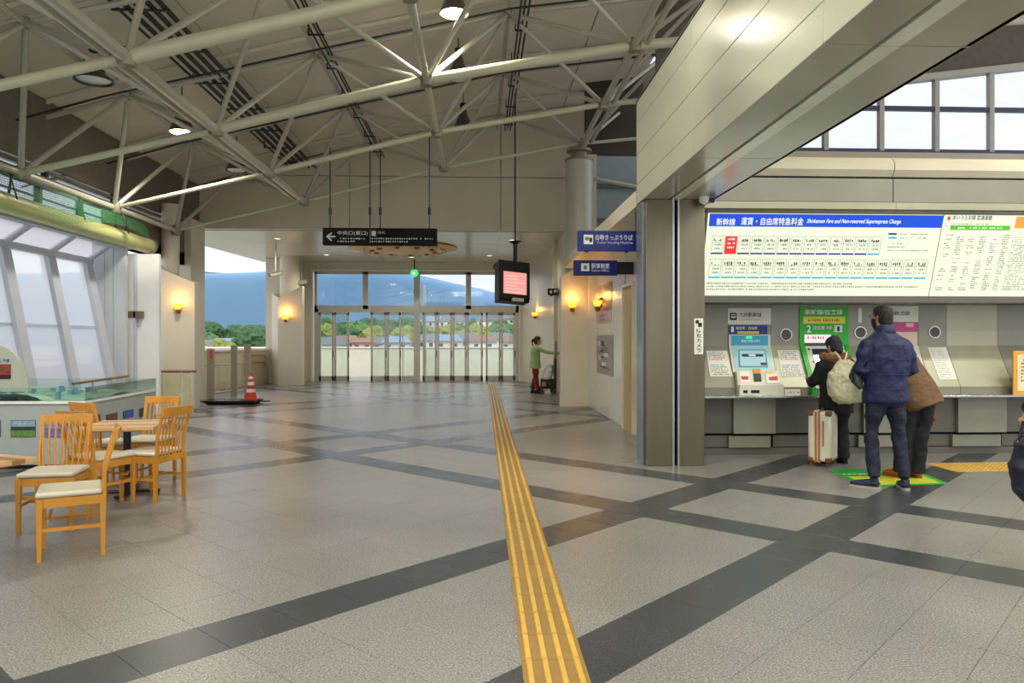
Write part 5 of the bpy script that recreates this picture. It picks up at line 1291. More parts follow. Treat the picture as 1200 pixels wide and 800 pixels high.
# ---- the man in the blue jacket
def man():
    px_, py_ = 4.17, 7.42
    t = thing('person', (px_, py_, 0), 'tall man in a blue puffer jacket and dark jeans, seen from behind', 'person')
    def L(x, y, z): return V((px_ + x, py_ + y, z))
    # facing +Y, slightly to the right machine
    hipL, hipR = L(-.1, 0, .93), L(.1, 0, .93)
    fL, fR = L(-.135, -.03, .09), L(.14, -.1, .09)
    kL, kR = L(-.13, .03, .51), L(.135, -.01, .51)
    sk = MB(); M = head(sk, L(.0, .06, 1.745), yaw=R(22))
    sk.tube([L(0, .0, 1.5), L(0, .03, 1.6), L(0, .045, 1.68)], [.07, .06, .055], 12)
    sk.tube([L(0, .0, .95), L(0, 0, 1.15), L(0, 0, 1.4), L(0, 0, 1.52)], [(.14, .1), (.14, .1), (.17, .11), (.1, .08)], 14)
    for s, h_, k_, f_ in ((-1, hipL, kL, fL), (1, hipR, kR, fR)): sk.tube([h_, k_, f_ + V((0, 0, .05))], [.065, .04, .034], 12)
    eL, eR = L(-.265, -.02, 1.2), L(.27, .0, 1.2); wL, wR = L(-.2, .25, 1.12), L(.19, .3, 1.16)
    for s, e_, w_ in ((-1, eL, wL), (1, eR, wR)):
        sk.tube([L(s * .2, 0, 1.5), e_, w_], [.05, .04, .028], 10); hand(sk, w_, (-s * .25, 1, .1), (0, 0, 1), .6)
    organic(sk, 'body', SKIN, t, .009, 0, sm=3)
    face_bits(M, t, True); hair(M, t)
    mk = MB(); mk.loft([[M @ V((rx * math.cos(a), .025 + ry * math.sin(a), z)) for a in [PI * k / 10 for k in range(11)]] + [M @ V((rx * .9 * math.cos(a), .022 + ry * .9 * math.sin(a), z)) for a in [PI - PI * k / 10 for k in range(11)]] for z, rx, ry in ((-.125, .05, .06), (-.09, .068, .082), (-.04, .078, .092), (-.01, .078, .088))])
    mk.build('face_mask', ink('mask_black', '#191a1e'), t)
    J_ = mat('blue_puffer', '#131b45', .65, var=.12, scale=9, bump=.35, bscale=18)
    jk = MB(); rings = []
    for z, rx, ry, oy in ((.87, .215, .15, 0), (.9, .235, .17, 0), (1.0, .225, .165, 0), (1.1, .22, .16, 0), (1.22, .235, .165, .0), (1.35, .25, .165, 0), (1.47, .235, .15, .0), (1.55, .17, .12, .01), (1.6, .1, .09, .02)):
        rings.append([L(rx * math.cos(2 * PI * k / 24), oy + ry * math.sin(2 * PI * k / 24), z) for k in range(24)])
    jk.loft(rings)
    for s, e_, w_ in ((-1, eL, wL), (1, eR, wR)): jk.tube([L(s * .12, 0, 1.5), L(s * .19, 0, 1.455), L(s * .235, -.01, 1.34), e_ + V((0, 0, .02)), e_ + (w_ - e_) * .3, w_ - (w_ - e_) * .12], [.07, .083, .082, .08, .075, .06], 16)
    jk.tube([L(0, .0, 1.58), L(0, .02, 1.66)], [(.1, .1), (.085, .085)], 16)
    o = organic(jk, 'puffer_jacket', J_, t, .011, .035, .1, 5)
    for z in (1.02, 1.17, 1.32):
        MB().tube([L((.243 if z < 1.1 else .245) * math.cos(a), .172 * math.sin(a), z) for a in [2 * PI * k / 28 for k in range(29)]], .003, 5).build('quilting_seam', ink('navy_seam', '#141c42'), o)
    T_ = mat('dark_jeans', '#1c2033', .8, var=.3, scale=7, bump=.25, bscale=50)
    tr_ = MB(); rings = []
    for z, rx, ry in ((.98, .17, .115), (.9, .18, .12), (.84, .175, .115)): rings.append([L(rx * math.cos(2 * PI * k / 20), ry * math.sin(2 * PI * k / 20), z) for k in range(20)])
    tr_.loft(rings)
    for h_, k_, f_ in ((hipL, kL, fL), (hipR, kR, fR)):
        tr_.tube([h_ + V((0, 0, .02)), h_ + V((0, 0, -.12)), (h_ + k_) / 2, k_, (k_ + f_) / 2, f_ + V((0, 0, .04)), f_ + V((0, 0, -.04))], [.1, .1, .088, .072, .066, .06, .064], 16)
    organic(tr_, 'jeans', T_, t, .011, .03, .07, 3)
    SH = mat('navy_trainer', '#1d2740', .6); SO = mat('pale_sole', '#a79f94', .6)
    shoe(t, (fL.x + .03, fL.y - .03, 0), (-.75, .8, 0), SH, SO); shoe(t, (fR.x, fR.y - .04, 0), (.3, 1, 0), SH, SO)
    # shoulder strap / small black bag on the left hip
    b = thing('shoulder_bag', L(-.3, .05, 1.0), 'small black bag hanging at the left side of the man in the blue jacket', 'bag')
    MB().tube([L(-.27, -.03, 1.02), L(-.3, .0, 1.1), L(-.29, .02, 1.2)], [(.05, .02), (.07, .05), (.04, .03)], 12).build('pouch', DARK, b)
    MB().tube([L(-.27, -.02, 1.18), L(-.255, -.13, 1.3), L(-.235, -.14, 1.42)], [(.014, .004)] * 3, 6).build('strap', DARK, b)
man()

# ---- person with cap hair, black coat and white drawstring bag
def traveller():
    px_, py_ = 4.41, 8.95
    t = thing('person', (px_, py_, 0), 'person in a black coat with brown fluffy collar wearing a white drawstring bag', 'person')
    def L(x, y, z): return V((px_ + x, py_ + y, z))
    BK = mat('black_wool', '#121318', .85, var=.2, scale=20, bump=.2, bscale=60); BT = mat('black_trousers', '#0f1016', .8, var=.2)
    sk = MB(); M = head(sk, L(.02, .1, 1.43), yaw=R(15), tilt=Matrix.Rotation(R(-22), 4, 'X'), sc=.98)
    sk.tube([L(0, .0, 1.2), L(0, .04, 1.28), L(.01, .08, 1.36)], [.07, .055, .05], 12)
    sk.tube([L(0, 0, .8), L(0, 0, 1.0), L(0, 0, 1.22)], [(.13, .09), (.13, .09), (.14, .09)], 14)
    for s in (-1, 1):
        sk.tube([L(s * .08, 0, .8), L(s * .085, .02, .44), L(s * .09, -.01, .08)], [.07, .048, .035], 12)
        w_ = L(s * .2, .33, 1.02); sk.tube([L(s * .16, 0, 1.24), L(s * .25, .05, 1.0), w_], [.045, .036, .025], 10); hand(sk, w_, (-s * .1, 1, .1), (0, 0, 1), .4, .92)
    organic(sk, 'body', SKIN, t, .009, 0, sm=3); face_bits(M, t)
    hair(M, t, mat('dark_knit_cap', '#24202a', .8, var=.2, scale=30), sc=1.02)
    ct = MB(); rings = []
    for z, rx, ry, oy in ((.62, .2, .16, 0), (.72, .205, .165, 0), (.9, .2, .155, .0), (1.05, .2, .15, 0), (1.18, .2, .14, 0), (1.27, .15, .11, .01), (1.33, .08, .08, .03)):
        rings.append([L(rx * math.cos(2 * PI * k / 22), oy + ry * math.sin(2 * PI * k / 22), z) for k in range(22)])
    ct.loft(rings)
    for s in (-1, 1): ct.tube([L(s * .12, 0, 1.24), L(s * .19, .0, 1.2), L(s * .25, .03, 1.03), L(s * .23, .16, .98), L(s * .205, .28, 1.01)], [.07, .078, .07, .06, .052], 14)
    organic(ct, 'coat', BK, t, .011, .025, .1, 4)
    cl = MB(); cl.tube([L(.14 * math.cos(a), .03 + .12 * math.sin(a), 1.3 + .02 * math.sin(a)) for a in [2 * PI * k / 16 for k in range(17)]], .05, 10)
    organic(cl, 'fluffy_collar', mat('brown_fleece', '#7d5836', .95, var=.25, scale=40, bump=.8, bscale=90), t, .011, .04, .03, 2)
    tr_ = MB()
    for s in (-1, 1): tr_.tube([L(s * .07, 0, .8), L(s * .08, .01, .6), L(s * .085, .02, .42), L(s * .09, 0, .06)], [.11, .098, .082, .075], 14)
    organic(tr_, 'trousers', BT, t, .012, .025, .08, 3)
    for s in (-1, 1): shoe(t, (px_ + s * .09, py_ - .05, 0), (s * .15 - .15, 1, 0), ink('black_shoe', '#101013'), DARK, .25)
    b = thing('drawstring_bag', L(.03, -.27, .9), 'cream white drawstring bag carried on the back of the person in the black coat', 'bag')
    CB = mat('cream_canvas', '#cfc9a8', .8, var=.07, scale=6, bump=.15, bscale=30)
    bg_ = MB(); rings = []
    for z, rx, ry, ox in ((.76, .08, .06, .01), (.785, .15, .11, .01), (.86, .215, .145, .01), (.98, .24, .15, .01), (1.1, .22, .135, .0), (1.19, .165, .1, .01), (1.25, .1, .07, -.01), (1.28, .05, .045, -.03)):
        rings.append([L(ox + rx * math.cos(2 * PI * k / 24), -.25 + ry * math.sin(2 * PI * k / 24), z) for k in range(24)])
    bg_.loft(rings); organic(bg_, 'sack', CB, b, .01, .05, .08, 3)
    for s in (-1, 1): MB().tube([L(-.03 + s * .015, -.23, 1.26), L(-.02 + s * .05, -.19, 1.33), L(s * .07, -.12, 1.37), L(s * .1, .02, 1.34)], .01, 8).build('cord', CB, b)
    for k in range(9):
        a = 2 * PI * k / 9; MB().tube([L(-.03 + .05 * math.cos(a), -.25 + .045 * math.sin(a), 1.275), L(.01 + .13 * math.cos(a), -.25 + .09 * math.sin(a), 1.21)], [.012, .004], 6).build('gather', CB, b)
traveller()

# ---- person bending at the third machine
def bender():
    px_, py_ = 4.8, 7.98
    t = thing('person', (px_, py_, 0), 'person in a brown jacket, black trousers and orange shoes bending over the ticket machine', 'person')
    def L(x, y, z): return V((px_ + x, py_ + y, z))
    BJ = mat('brown_tweed', '#6a4f33', .85, var=.18, scale=14, bump=.3, bscale=70, stretch=(1, 1, 3)); BT = mat('black_trousers', '#0f1016', .8)
    hip = L(.03, .0, .88); neck = L(-.09, .34, 1.4); chest = L(-.1, .26, 1.28)
    sk = MB(); M = head(sk, L(-.1, .5, 1.47), yaw=R(5), tilt=Matrix.Rotation(R(-40), 4, 'X'), sc=.98)
    sk.tube([hip, (hip + chest) / 2, chest, neck, L(-.1, .42, 1.42)], [(.13, .1), (.13, .1), (.15, .1), (.06, .06), .05], 14)
    for s in (-1, 1):
        sk.tube([L(s * .09 + .02, 0, .85), L(s * .085 - .02, -.03, .46), L(s * .09 - .02, -.02, .08)], [.075, .05, .037], 12)
        w_ = chest + V((s * .12, .42, -.12)); sk.tube([chest + V((s * .18, .05, .02)), chest + V((s * .24, .12, -.2)), w_], [.045, .038, .026], 10); hand(sk, w_, (-s * .1, 1, .0), (0, 0, 1), .4)
    organic(sk, 'body', SKIN, t, .009, 0, sm=3); face_bits(M, t); hair(M, t, sc=1.0)
    jk = MB()
    jk.tube([L(.1, -.05, .77), L(.08, -.03, .83), L(.06, .03, .96), L(.02, .1, 1.1), L(-.03, .19, 1.25), L(-.07, .28, 1.36), L(-.1, .36, 1.42)], [(.26, .2), (.265, .2), (.245, .18), (.235, .17), (.23, .16), (.2, .14), (.09, .08)], 24)
    for s in (-1, 1): jk.tube([chest + V((s * .13, .0, .04)), chest + V((s * .2, .05, .02)), chest + V((s * .25, .12, -.17)), chest + V((s * .18, .28, -.16)), chest + V((s * .13, .38, -.13))], [.07, .085, .075, .06, .05], 14)
    organic(jk, 'jacket', BJ, t, .012, .03, .1, 4)
    tr_ = MB()
    for s in (-1, 1): tr_.tube([L(s * .085 + .03, 0, .86), L(s * .09, -.02, .66), L(s * .09 - .04, -.03, .46), L(s * .09 - .06, -.02, .06)], [.125, .112, .095, .085], 14)
    organic(tr_, 'trousers', BT, t, .012, .025, .08, 3)
    OR = mat('orange_shoe', '#c4551c', .5, var=.1)
    shoe(t, (px_ - .16, py_ - .06, 0), (-.25, 1, 0), OR, mat('tan_sole', '#8a5a34', .6), .26); shoe(t, (px_ + .03, py_ - .06, 0), (.1, 1, 0), OR, MATS['tan_sole'], .26)
    b = thing('red_bag', L(.27, .15, .62), 'small red bag hanging by the side of the person in the brown jacket', 'bag')
    organic(MB().tube([L(.27, .12, .56), L(.28, .12, .64), L(.27, .12, .74), L(.25, .1, .8)], [(.05, .03), (.06, .045), (.045, .03), (.02, .015)], 14), 'pouch', mat('red_leather', '#7e2418', .5), b, .01, .01, .05, 2)
bender()

# ---- woman in green by the far wall
def cleaner():
    px_, py_ = 1.66, 21.45
    t = thing('person', (px_, py_, 0), 'woman in a green top and red trousers with a ponytail, reaching out to the wall', 'person')
    def L(x, y, z): return V((px_ + y, py_ - x, z))       # local +Y faces world +X
    GT = mat('green_top', '#a9c485', .8, var=.1, scale=10); RT = mat('red_trousers', '#8e1f28', .75, var=.1); GTn = mat('dark_apron', '#3d3a38', .8)
    sk = MB(); M = head(sk, L(.0, .07, 1.52), yaw=R(-90)); 
    sk.tube([L(0, .0, 1.3), L(0, .03, 1.38), L(0, .05, 1.46)], [.06, .05, .048], 12)
    sk.tube([L(0, 0, .84), L(0, 0, 1.05), L(0, 0, 1.33)], [(.09, .13), (.09, .12), (.09, .15)], 14)
    wR = L(.18, .62, 1.16)
    sk.tube([L(.16, 0, 1.32), L(.2, .3, 1.2), wR], [.042, .035, .025], 10); hand(sk, wR, (1, 0, -.02), (0, 0, 1), .7, .92)
    wL = L(-.18, .12, .86); sk.tube([L(-.16, 0, 1.32), L(-.2, -.04, 1.08), wL], [.042, .035, .025], 10); hand(sk, wL, (.2, 0, -1), (1, 0, 0), .4, .92)
    for s in (-1, 1): sk.tube([L(s * .08, 0, .84), L(s * .085, .01, .46), L(s * .08, -.01 + s * .07, .08)], [.07, .048, .035], 12)
    organic(sk, 'body', SKIN, t, .01, 0, sm=3); face_bits(M, t); hair(M, t, mat('brown_hair', '#3a261c', .6, var=.2, scale=50), bun=True)
    tp_ = MB(); rings = []
    for z, rx, ry in ((.72, .19, .16), (.8, .2, .165), (1.0, .185, .15), (1.2, .2, .145), (1.33, .17, .12), (1.4, .08, .075)):
        rings.append([L(rx * math.cos(2 * PI * k / 20), ry * math.sin(2 * PI * k / 20), z) for k in range(20)])
    tp_.loft(rings)
    tp_.tube([L(.12, 0, 1.32), L(.18, .06, 1.29), L(.2, .3, 1.2), L(.185, .54, 1.165)], [.06, .068, .055, .045], 12); tp_.tube([L(-.12, 0, 1.32), L(-.18, -.02, 1.27), L(-.21, -.04, 1.06), L(-.185, .09, .9)], [.06, .066, .055, .045], 12)
    organic(tp_, 'green_top', GT, t, .012, .02, .1, 3)
    for s, m, nm_ in ((1, RT, 'trouser_leg'), (-1, GTn, 'trouser_leg')):
        tr_ = MB().tube([L(s * .07, 0, .82), L(s * .08, .01, .6), L(s * .085, .01, .44), L(s * .08, -.01 + s * .07, .12)], [.1, .092, .08, .07], 14); organic(tr_, nm_, m, t, .012, .02, .08, 3)
    for s in (-1, 1): shoe(t, L(s * .08, -.06 + s * .07, 0), (1, 0, 0), ink('black_shoe', '#101013'), DARK, .24)
    # cart in front of her
    cx, cy = 2.05, 21.35
    c = thing('push_cart', (cx, cy, 0), 'black wheeled cart with a white bag in front of the woman in green', 'cart')
    MB().box(cx - .28, cx + .2, cy - .2, cy + .2, .14, .2).box(cx + .14, cx + .18, cy - .18, cy + .18, .2, 1.0).box(cx - .24, cx + .14, cy - .18, cy + .18, .2, .42).build('chassis', DARK, c, bevel=.01)
    MB().tube([(cx + .18, cy - .15, .2), (cx + .2, cy - .15, 1.5)], .014, 8).tube([(cx + .18, cy + .15, .2), (cx + .2, cy + .15, 1.5)], .014, 8).tube([(cx + .2, cy - .15, 1.5), (cx + .2, cy + .15, 1.5)], .014, 8).build('handle_frame', BRUSHED, c)
    for dx in (-.22, .12):
        for dy in (-.2, .2): MB().lathe([(.0, -.02), (.07, -.02), (.07, .02), (0, .02)], (cx + dx, cy + dy, .07), 16, axis='y').build('wheel', ink('wheel_grey', '#3a3a3a'), c)
    organic(MB().tube([(cx - .08, cy, .4), (cx - .04, cy, .55), (cx + .02, cy, .72), (cx + .05, cy, .84)], [(.17, .14), (.18, .15), (.12, .12), (.07, .07)], 14), 'white_bag', mat('white_plastic', '#d9d9d9', .4), c, .012, .03, .07, 2)
    MB().lathe([(.0, .0), (.06, .0), (.06, .12), (0, .13)], (cx - .16, cy - .22, .22), 12).build('yellow_canister', mat('canister_yellow', '#a98d2c', .5), c)
cleaner()

# ---- person mostly outside the right edge
def edge_person():
    px_, py_ = 3.79, 4.55
    t = thing('person', (px_, py_, 0), 'person in a dark coat standing mostly outside the right edge, only a hand showing', 'person')
    def L(x, y, z): return V((px_ + x, py_ + y, z))
    NV = mat('navy_coat', '#15182a', .8, var=.15)
    sk = MB(); M = head(sk, L(0, .03, 1.58)); sk.tube([L(0, 0, 1.3), L(0, .0, 1.5)], [.06, .05], 12); sk.tube([L(0, 0, .85), L(0, 0, 1.1), L(0, 0, 1.38)], [(.13, .09), (.13, .09), (.15, .09)], 14)
    wl = L(-.235, .1, 1.02)
    sk.tube([L(-.18, 0, 1.36), L(-.24, -.02, 1.18), wl], [.045, .036, .026], 10); hand(sk, wl, (-.15, .2, -1), (-.2, 1, 0), .7, .9)
    sk.tube([L(.18, 0, 1.36), L(.24, -.02, 1.1), L(.23, .08, .85)], [.045, .036, .026], 10); hand(sk, L(.23, .08, .85), (0, .2, -1), (-.2, 1, 0), .5, .9)
    for s in (-1, 1): sk.tube([L(s * .08, 0, .86), L(s * .085, .02, .46), L(s * .09, -.01, .08)], [.07, .048, .035], 12)
    organic(sk, 'body', SKIN, t, .01, 0, sm=3); face_bits(M, t); hair(M, t)
    ct = MB(); rings = []
    for z, rx, ry in ((.6, .19, .15), (.9, .18, .14), (1.15, .18, .14), (1.35, .18, .13), (1.44, .09, .08)): rings.append([L(rx * math.cos(2 * PI * k / 20), ry * math.sin(2 * PI * k / 20), z) for k in range(20)])
    ct.loft(rings); ct.tube([L(-.13, 0, 1.37), L(-.19, 0, 1.33), L(-.245, -.02, 1.18), L(-.24, .08, 1.05)], [.06, .07, .06, .05], 12); ct.tube([L(.13, 0, 1.37), L(.19, 0, 1.33), L(.245, -.02, 1.1), L(.235, .07, .88)], [.06, .07, .06, .05], 12)
    organic(ct, 'coat', NV, t, .012, .02, .1, 3)
    tr_ = MB()
    for s in (-1, 1): tr_.tube([L(s * .07, 0, .84), L(s * .085, .02, .46), L(s * .09, 0, .1)], [.1, .08, .07], 14)
    organic(tr_, 'trousers', NV, t, .012, .02, .08, 3)
    for s in (-1, 1): shoe(t, (px_ + s * .09, py_ - .05, 0), (0, 1, 0), ink('black_shoe', '#101013'), DARK, .25)
    b = thing('dark_bag', L(-.28, -.05, .7), 'dark navy bag held low at the right edge of the picture', 'bag')
    organic(MB().tube([L(-.2, .12, .47), L(-.22, .11, .53), L(-.24, .1, .7), L(-.24, .09, .84), L(-.23, .09, .88)], [(.05, .05), (.095, .08), (.11, .09), (.1, .08), (.06, .05)], 14), 'pouch', mat('navy_nylon', '#1b1d30', .5, var=.15), b, .01, .02, .06, 2)
    MB().tube([L(-.29, .1, .86), L(-.265, .1, .98), L(-.2, .1, .98), L(-.18, .1, .86)], .01, 8).build('handle', DARK, b)
    MB().lathe([(.0, -.008), (.008, 0), (0, .008)], L(-.335, .05, .86), 8).build('metal_stud', BRIGHTSTEEL, b)
edge_person()

# ---- suitcase
def suitcase():
    c0 = V((4.2, 8.86, 0)); t = thing('suitcase', c0, 'cream white hard suitcase with tan straps beside the person in the black coat', 'suitcase')
    M_ = Matrix.Translation(c0) @ Matrix.Rotation(R(-38), 4, 'Z')
    CS_ = mat('cream_shell', '#d6d0bc', .3, var=.03); TN = mat('tan_leather', '#a8692e', .5, var=.08); BRd = mat('brown_corner', '#6d4630', .5)
    MB().box(-.13, .13, -.2, .2, .06, .66, M_).build('shell', CS_, t, bevel=.03)
    for s in (-1, 1):
        for k in range(4): MB().box(s * .131 - .002, s * .131 + .002, -.15 + k * .09, -.13 + k * .09, .1, .62, M_).build('rib', CS_, t, smooth=False)
    MB().box(-.012, .012, -.206, .206, .05, .668, M_).build('zip_band', TN, t, smooth=False)
    MB().box(-.05, -.025, -.207, -.2, .06, .655, M_).build('strap', TN, t, smooth=False)
    MB().box(.04, .055, -.222, -.2, .25, .55, M_).build('side_handle', TN, t, bevel=.004)
    for s in (-1, 1):
        for q in (-1, 1):
            for z in (.06, .61): MB().box(s * .1 - .035, s * .1 + .035, q * .17 - .035, q * .17 + .035, z - .004, z + .054, M_).build('corner_guard', BRd, t, bevel=.012)
            p = M_ @ V((s * .09, q * .16, .03)); MB().lathe([(0, -.015), (.028, -.012), (.028, .012), (0, .015)], p, 14, axis='y').build('wheel', BRd, t)
    MB().tube([M_ @ V((0, -.06, .66)), M_ @ V((0, -.05, .69)), M_ @ V((0, .05, .69)), M_ @ V((0, .06, .66))], .009, 8).build('top_handle', BRd, t)
suitcase()

# ================================================================== OUTSIDE
GZ = -6.5
ground = MB(); ground.add([(-1500, 30, GZ), (1500, 30, GZ), (2500, 2500, GZ), (-2500, 2500, GZ)], [(0, 1, 2, 3)])
ground.add([(-1500, -60, GZ), (-9, -60, GZ), (-9, 30, GZ), (-1500, 30, GZ)], [(0, 1, 2, 3)])
ground.build('ground', mat('outdoor_ground', '#8d9384', .9, var=.3, scale=.05), kind='structure', label='pale town ground far below the terrace', smooth=False)
ter_ = B(-13.5, 12, 28.6, 33, -.3, -.01).build('terrace_floor', mat('terrace_concrete', '#b9b7ab', .8), kind='structure', label='pale terrace outside the far doors', smooth=False)
tw_ = B(-13.5, 12, 32.6, 32.8, -.3, 1.22).build('terrace_wall', mat('terrace_wall_paint', '#d2d1c2', .6, var=.03), kind='structure', label='white terrace parapet outside the far doors', smooth=False)
B(-13.5, 12, 32.55, 32.85, 1.22, 1.27).build('coping', WHITE, tw_, smooth=False)
for k in range(14): B(-13.4 + k * 1.8, -13.38 + k * 1.8, 32.59, 32.6, 0, 1.2).build('joint', BEIGE, tw_, smooth=False)
B(-14.5, -8.7, 2, 28.6, -.3, -.02).build('balcony_floor', mat('balcony_white', '#c9ced2', .8), kind='structure', label='white balcony outside the leaning glass wall', smooth=False)
bw = thing('balcony_railing', (-9.6, 14, 0), 'white steel railing outside the leaning glass wall', 'railing')
WR = mat('white_rail_paint', '#bfc6cb', .4)
for z in (1.1, .9): MB().tube([(-9.5, 2, z), (-9.5, 22, z)], .025, 8).build('rail', WR, bw)
for k in range(16): MB().tube([(-9.5, 2 + 1.3 * k, -.02), (-9.5, 2 + 1.3 * k, 1.1)], .025, 6).build('post', WR, bw)
B(-9.75, -9.7, 2, 22, -.3, .95).build('solid_screen', mat('pale_screen_wall', '#cdd5da', .6), bw, smooth=False)
# no building beyond; the translucent panes give the brightness seen through the glass
# lamp post outside the doors
lp = thing('street_lamp', (-1.7, 30.5, 0), 'thin pale post standing on the terrace behind the open door', 'post')
MB().tube([(-2.15, 30.2, 0), (-2.15, 30.2, 3.8)], .06, 10).build('pole', ALU, lp); MB().lathe([(.12, 0), (.12, .02)], (-2.15, 30.2, 0), 14).build('base_plate', ALU, lp)

# mountains
def ridge(name, label, Y0, depth, fn, x0, x1, m, nx=120, ny=26):
    mb = MB(); vs = []
    for j in range(ny):
        f = j / (ny - 1); y = Y0 + depth * f
        for i in range(nx):
            x = x0 + (x1 - x0) * i / (nx - 1)
            a = x / Y0
            prof = math.sin(min(f / .75, 1) * PI / 2) if f < .75 else math.cos((f - .75) / .25 * PI / 2) * .4 + .6
            n_ = noise.fractal(V((x / 260, y / 260, 3)), 1.0, 2.0, 5)
            h_ = fn(a) * prof * (Y0 + depth * .75) * (1 + .12 * n_ * (1 - abs(f - .75) * .6) * (1.6 if f < .6 else .25))
            vs.append(V((x * (y / Y0), y, GZ + max(0, h_))))
    mb.add(vs, [(j * nx + i, j * nx + i + 1, (j + 1) * nx + i + 1, (j + 1) * nx + i) for j in range(ny - 1) for i in range(nx - 1)])
    return mb.build(name, m, label=label, cat='mountain')
FOR = mat('distant_forest', '#46604a', .95, var=.35, scale=.02)
def prof_main(a):
    # elevation of the ridge against tan(azimuth) from the building axis
    K = [(-.9, .085), (-.45, .094), (-.33, .093), (-.27, .097), (-.14, .102), (-.09, .093), (-.05, .084), (0, .074), (.05, .06), (.1, .045), (.3, .03), (.7, .02)]
    for (a0, h0), (a1, h1) in zip(K, K[1:]):
        if a0 <= a <= a1: f = (a - a0) / (a1 - a0); return h0 + (h1 - h0) * f
    return K[0][1] if a < K[0][0] else K[-1][1]
ridge('mountain', 'long forested blue mountain ridge far behind the town', 1500, 900, prof_main, -1900, 900, FOR)
# distance haze put in as a thin blue-tinted slab shaped to the ridge
hz = D.materials.new('haze_slab'); hz.use_nodes = True; hn = hz.node_tree; hn.nodes.clear()
ho = N(hn, 'ShaderNodeOutputMaterial'); hv = N(hn, 'ShaderNodeVolumePrincipled'); hv.inputs['Density'].default_value = .075; hv.inputs['Color'].default_value = (.5, .76, 1, 1)
SC.cycles.volume_bounces = 2
hn.links.new(hv.outputs[0], ho.inputs['Volume'])
hm = MB(); N_ = 40; vs = []
for i in range(N_ + 1):
    a_ = -.95 + 1.6 * i / N_; hgt = prof_main(a_) * 1490 * .97 + EYE
    for (y, zz) in ((1465, GZ - 3), (1490, GZ - 3), (1490, hgt), (1465, hgt * 1465 / 1490)): vs.append(V((a_ * 1478, y, zz)))
hm.add(vs, [(4 * i + k, 4 * i + (k + 1) % 4, 4 * i + 4 + (k + 1) % 4, 4 * i + 4 + k) for i in range(N_) for k in range(4)] + [(0, 1, 2, 3), (4 * N_ + 3, 4 * N_ + 2, 4 * N_ + 1, 4 * N_)])
ha = hm.build('haze', hz, smooth=False, kind='stuff', label='thin bluish haze slab put in front of the distant mountain')


# trees
LEAF = [mat('leaf_deep', '#3d5f3a', .9, var=.6, scale=2.2, bump=1, bscale=4), mat('leaf_yellow', '#7d8443', .9, var=.5, scale=2.2, bump=1, bscale=4), mat('leaf_mid', '#4f7040', .9, var=.6, scale=2.2, bump=1, bscale=4)]
BARK = mat('bark', '#5b4c3c', .9)
def tree_proto(m, seed):
    rnd = random.Random(seed); t = thing('broadleaf_tree', (0, 0, 0), 'x', 'tree')
    MB().tube([(0, 0, 0), (0, 0, 2), (.2, 0, 4)], [.3, .22, .12], 8).build('trunk', BARK, t)
    bm = bmesh.new()
    for k in range(9):
        r = rnd.uniform(1.3, 2.2); c = V((rnd.uniform(-2, 2), rnd.uniform(-1.5, 1.5), rnd.uniform(3.2, 7)))
        if k == 0: c = V((0, 0, 5)); r = 2.8
        ret = bmesh.ops.create_icosphere(bm, subdivisions=3, radius=r)
        for v in ret['verts']:
            n_ = noise.noise(v.co * 1.6 + c) + .9 * noise.noise(v.co * 3.5 + c) + .7 * noise.noise(v.co * 8 + c)
            v.co = v.co * (1 + .2 * n_) + c
    me = D.meshes.new('crown'); bm.to_mesh(me); bm.free(); me.materials.append(m); link('crown', me, t); return t
protos = [tree_proto(LEAF[k], 11 + k) for k in range(3)]
used = [False] * 3
def put_tree(k, x, y, s, label, group):
    o = protos[k] if not used[k] else copy_tree(protos[k]); used[k] = True
    o.location = (x, y, GZ); o.scale = (s, s, s); o.rotation_euler = (0, 0, random.uniform(0, 6)); o['label'] = label; o['group'] = group
rt = random.Random(5)
for k in range(15):
    px_ = 366 + k * 17.5; Y_ = 255 + rt.uniform(-15, 15); p = aY(px_, 380, Y_)
    kind = (0, 1, 0, 2, 1)[k % 5] if k < 8 else (1, 2, 1)[k % 3]
    put_tree(kind, p.x, Y_, (p.z + 1.3 - GZ - (0 if k % 2 else .8)) / 8.6 , 'leafy tree in the row beyond the terrace, seen through the far doors', 'trees beyond the far doors')
for px_, Y_, k, top in ((302, 170, 0, 378), (318, 178, 0, 382), (232, 130, 1, 398), (262, 150, 1, 396), (287, 250, 2, 392), (245, 270, 2, 391)):
    p = aY(px_, top, Y_); put_tree(k, p.x, Y_, (p.z - GZ) / 8.2, {302: 'large dark green tree at the right of the open view beside the far pier', 318: 'dark tree half hidden by the far pier', 232: 'yellow-green bush-like tree beside the near pier', 262: 'yellowish tree among the houses in the open view', 287: 'small green tree behind the roofs in the open view', 245: 'small green tree behind the roofs near the left pier'}[px_], 'trees in the open view on the left')
for k in range(16):
    px_ = 222 + k * 26; Y_ = 430 + rt.uniform(-20, 20); p = aY(px_, 376 + rt.uniform(-4, 4) if px_ < 330 else 372 + rt.uniform(-4, 3), Y_); put_tree(0, p.x, Y_, (p.z - GZ) / 8.2, 'distant dark tree in the belt at the foot of the mountain', 'distant tree belt')

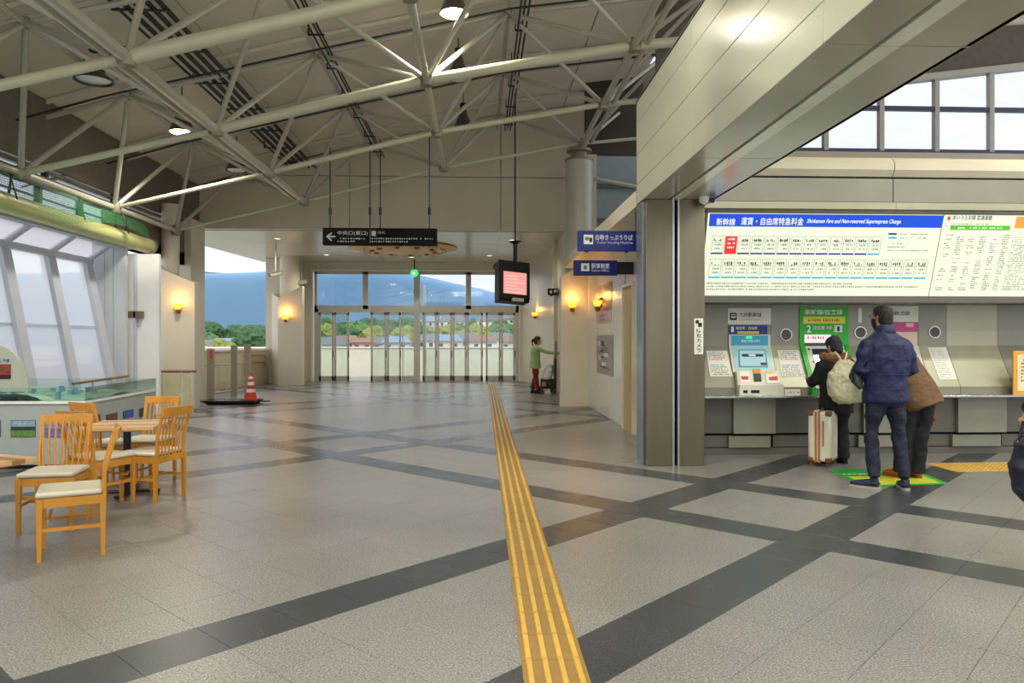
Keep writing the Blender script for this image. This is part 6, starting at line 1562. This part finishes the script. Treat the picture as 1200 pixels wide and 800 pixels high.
# houses
WALLS = [mat('house_wall_white', '#d8d6d0', .7), mat('house_wall_cream', '#cfc3ad', .7), mat('house_wall_grey', '#b3b5b8', .7), mat('house_wall_pink', '#c99a8e', .7)]
ROOFS = [mat('roof_slate', '#6f747c', .6), mat('roof_brown', '#84695a', .6), mat('roof_blue', '#7d8fa8', .6)]
PANE = mat('house_window', '#3f4c5a', .2)
def house(px_, Y, ytop, wd, wi, ri, label, group):
    p = aY(px_, ytop, Y); hz_ = p.z; t = thing('house', (p.x, Y, GZ), label, 'house', group)
    h0 = hz_ - wd * .24
    B(p.x - wd / 2, p.x + wd / 2, Y, Y + 6, GZ, h0).build('wall', WALLS[wi], t, smooth=False)
    MB().prism([(p.x - wd / 2 - .5, Y - .5, h0), (p.x + wd / 2 + .5, Y - .5, h0), (p.x + wd / 2 - wd * .18, Y + 3, hz_), (p.x - wd / 2 + wd * .18, Y + 3, hz_)], (0, 3.4, -.02)).build('roof', ROOFS[ri], t, smooth=False)
    n = max(2, int(wd / 2.4))
    for r_ in range(2):
        for k in range(n):
            x = p.x - wd / 2 + wd * (k + .5) / n; z = h0 - 1.7 - r_ * 2.6
            B(x - .5, x + .5, Y - .05, Y + .02, z, z + 1.1).build('window', PANE, t, smooth=False)
hs_ = [(385, 62, 399, 8, 0, 0), (403, 70, 397, 7, 1, 1), (424, 64, 400, 5, 3, 1), (442, 72, 399, 8, 0, 0), (464, 66, 398, 7, 2, 2), (505, 70, 395, 8, 0, 0), (525, 64, 396, 7, 1, 2), (545, 72, 394, 8, 2, 0), (566, 66, 397, 7, 0, 1), (588, 70, 394, 8, 0, 0), (600, 62, 398, 6, 1, 1)]
names_ = ['white house seen through the first door leaf from the left', 'cream house seen through the second door leaf', 'narrow pinkish house seen through the open doorway', 'white slate-roofed house right of the open doorway', 'grey blue-roofed house left of the door post', 'white slate-roofed house just right of the door post', 'cream blue-roofed house in the right door set', 'pale grey house in the middle of the right door set', 'white brown-roofed house in the right door set', 'white house at the right end of the door set', 'cream house under the hanging monitor at the far right pane']
for h_, n_ in zip(hs_, names_): house(h_[0], h_[1] * 2.9, h_[2] - 4.5, *h_[3:], n_, 'houses beyond the far doors')
for px_, Y, yt, wd, wi, ri, n_ in ((240, 80, 398, 8, 0, 0, 'pale house beside the near pier in the open view'), (258, 95, 396, 8, 2, 2, 'grey house behind the yellowish tree'), (272, 72, 400, 6, 0, 1, 'low white house above the middle steel post'), (283, 110, 393, 9, 1, 0, 'cream house in the middle distance of the open view'), (292, 78, 399, 6, 0, 2, 'white house left of the large dark tree'), (228, 120, 392, 8, 0, 0, 'white distant house at the left end of the open view'), (530, 150, 368.5, 11, 0, 0, 'pale house high among the trees in the right door set'), (508, 160, 370, 10, 2, 2, 'grey house high among the trees near the door post'), (575, 150, 368, 11, 0, 0, 'pale house high among the trees under the monitor'), (596, 160, 367, 10, 1, 0, 'cream house high among the trees at the right end')):
    house(px_, Y * (2.6 if px_ < 300 else 2.0), yt, wd, wi, ri, n_, 'houses in the open view')

# fine print and hatching too small to pick apart singly
for o in D.objects:
    if o.type == 'MESH' and o.parent and o.name.split('.')[0] in ('print', 'table_lines', 'route_line', 'mesh_bars', 'screen_lines'): o['kind'] = 'stuff'
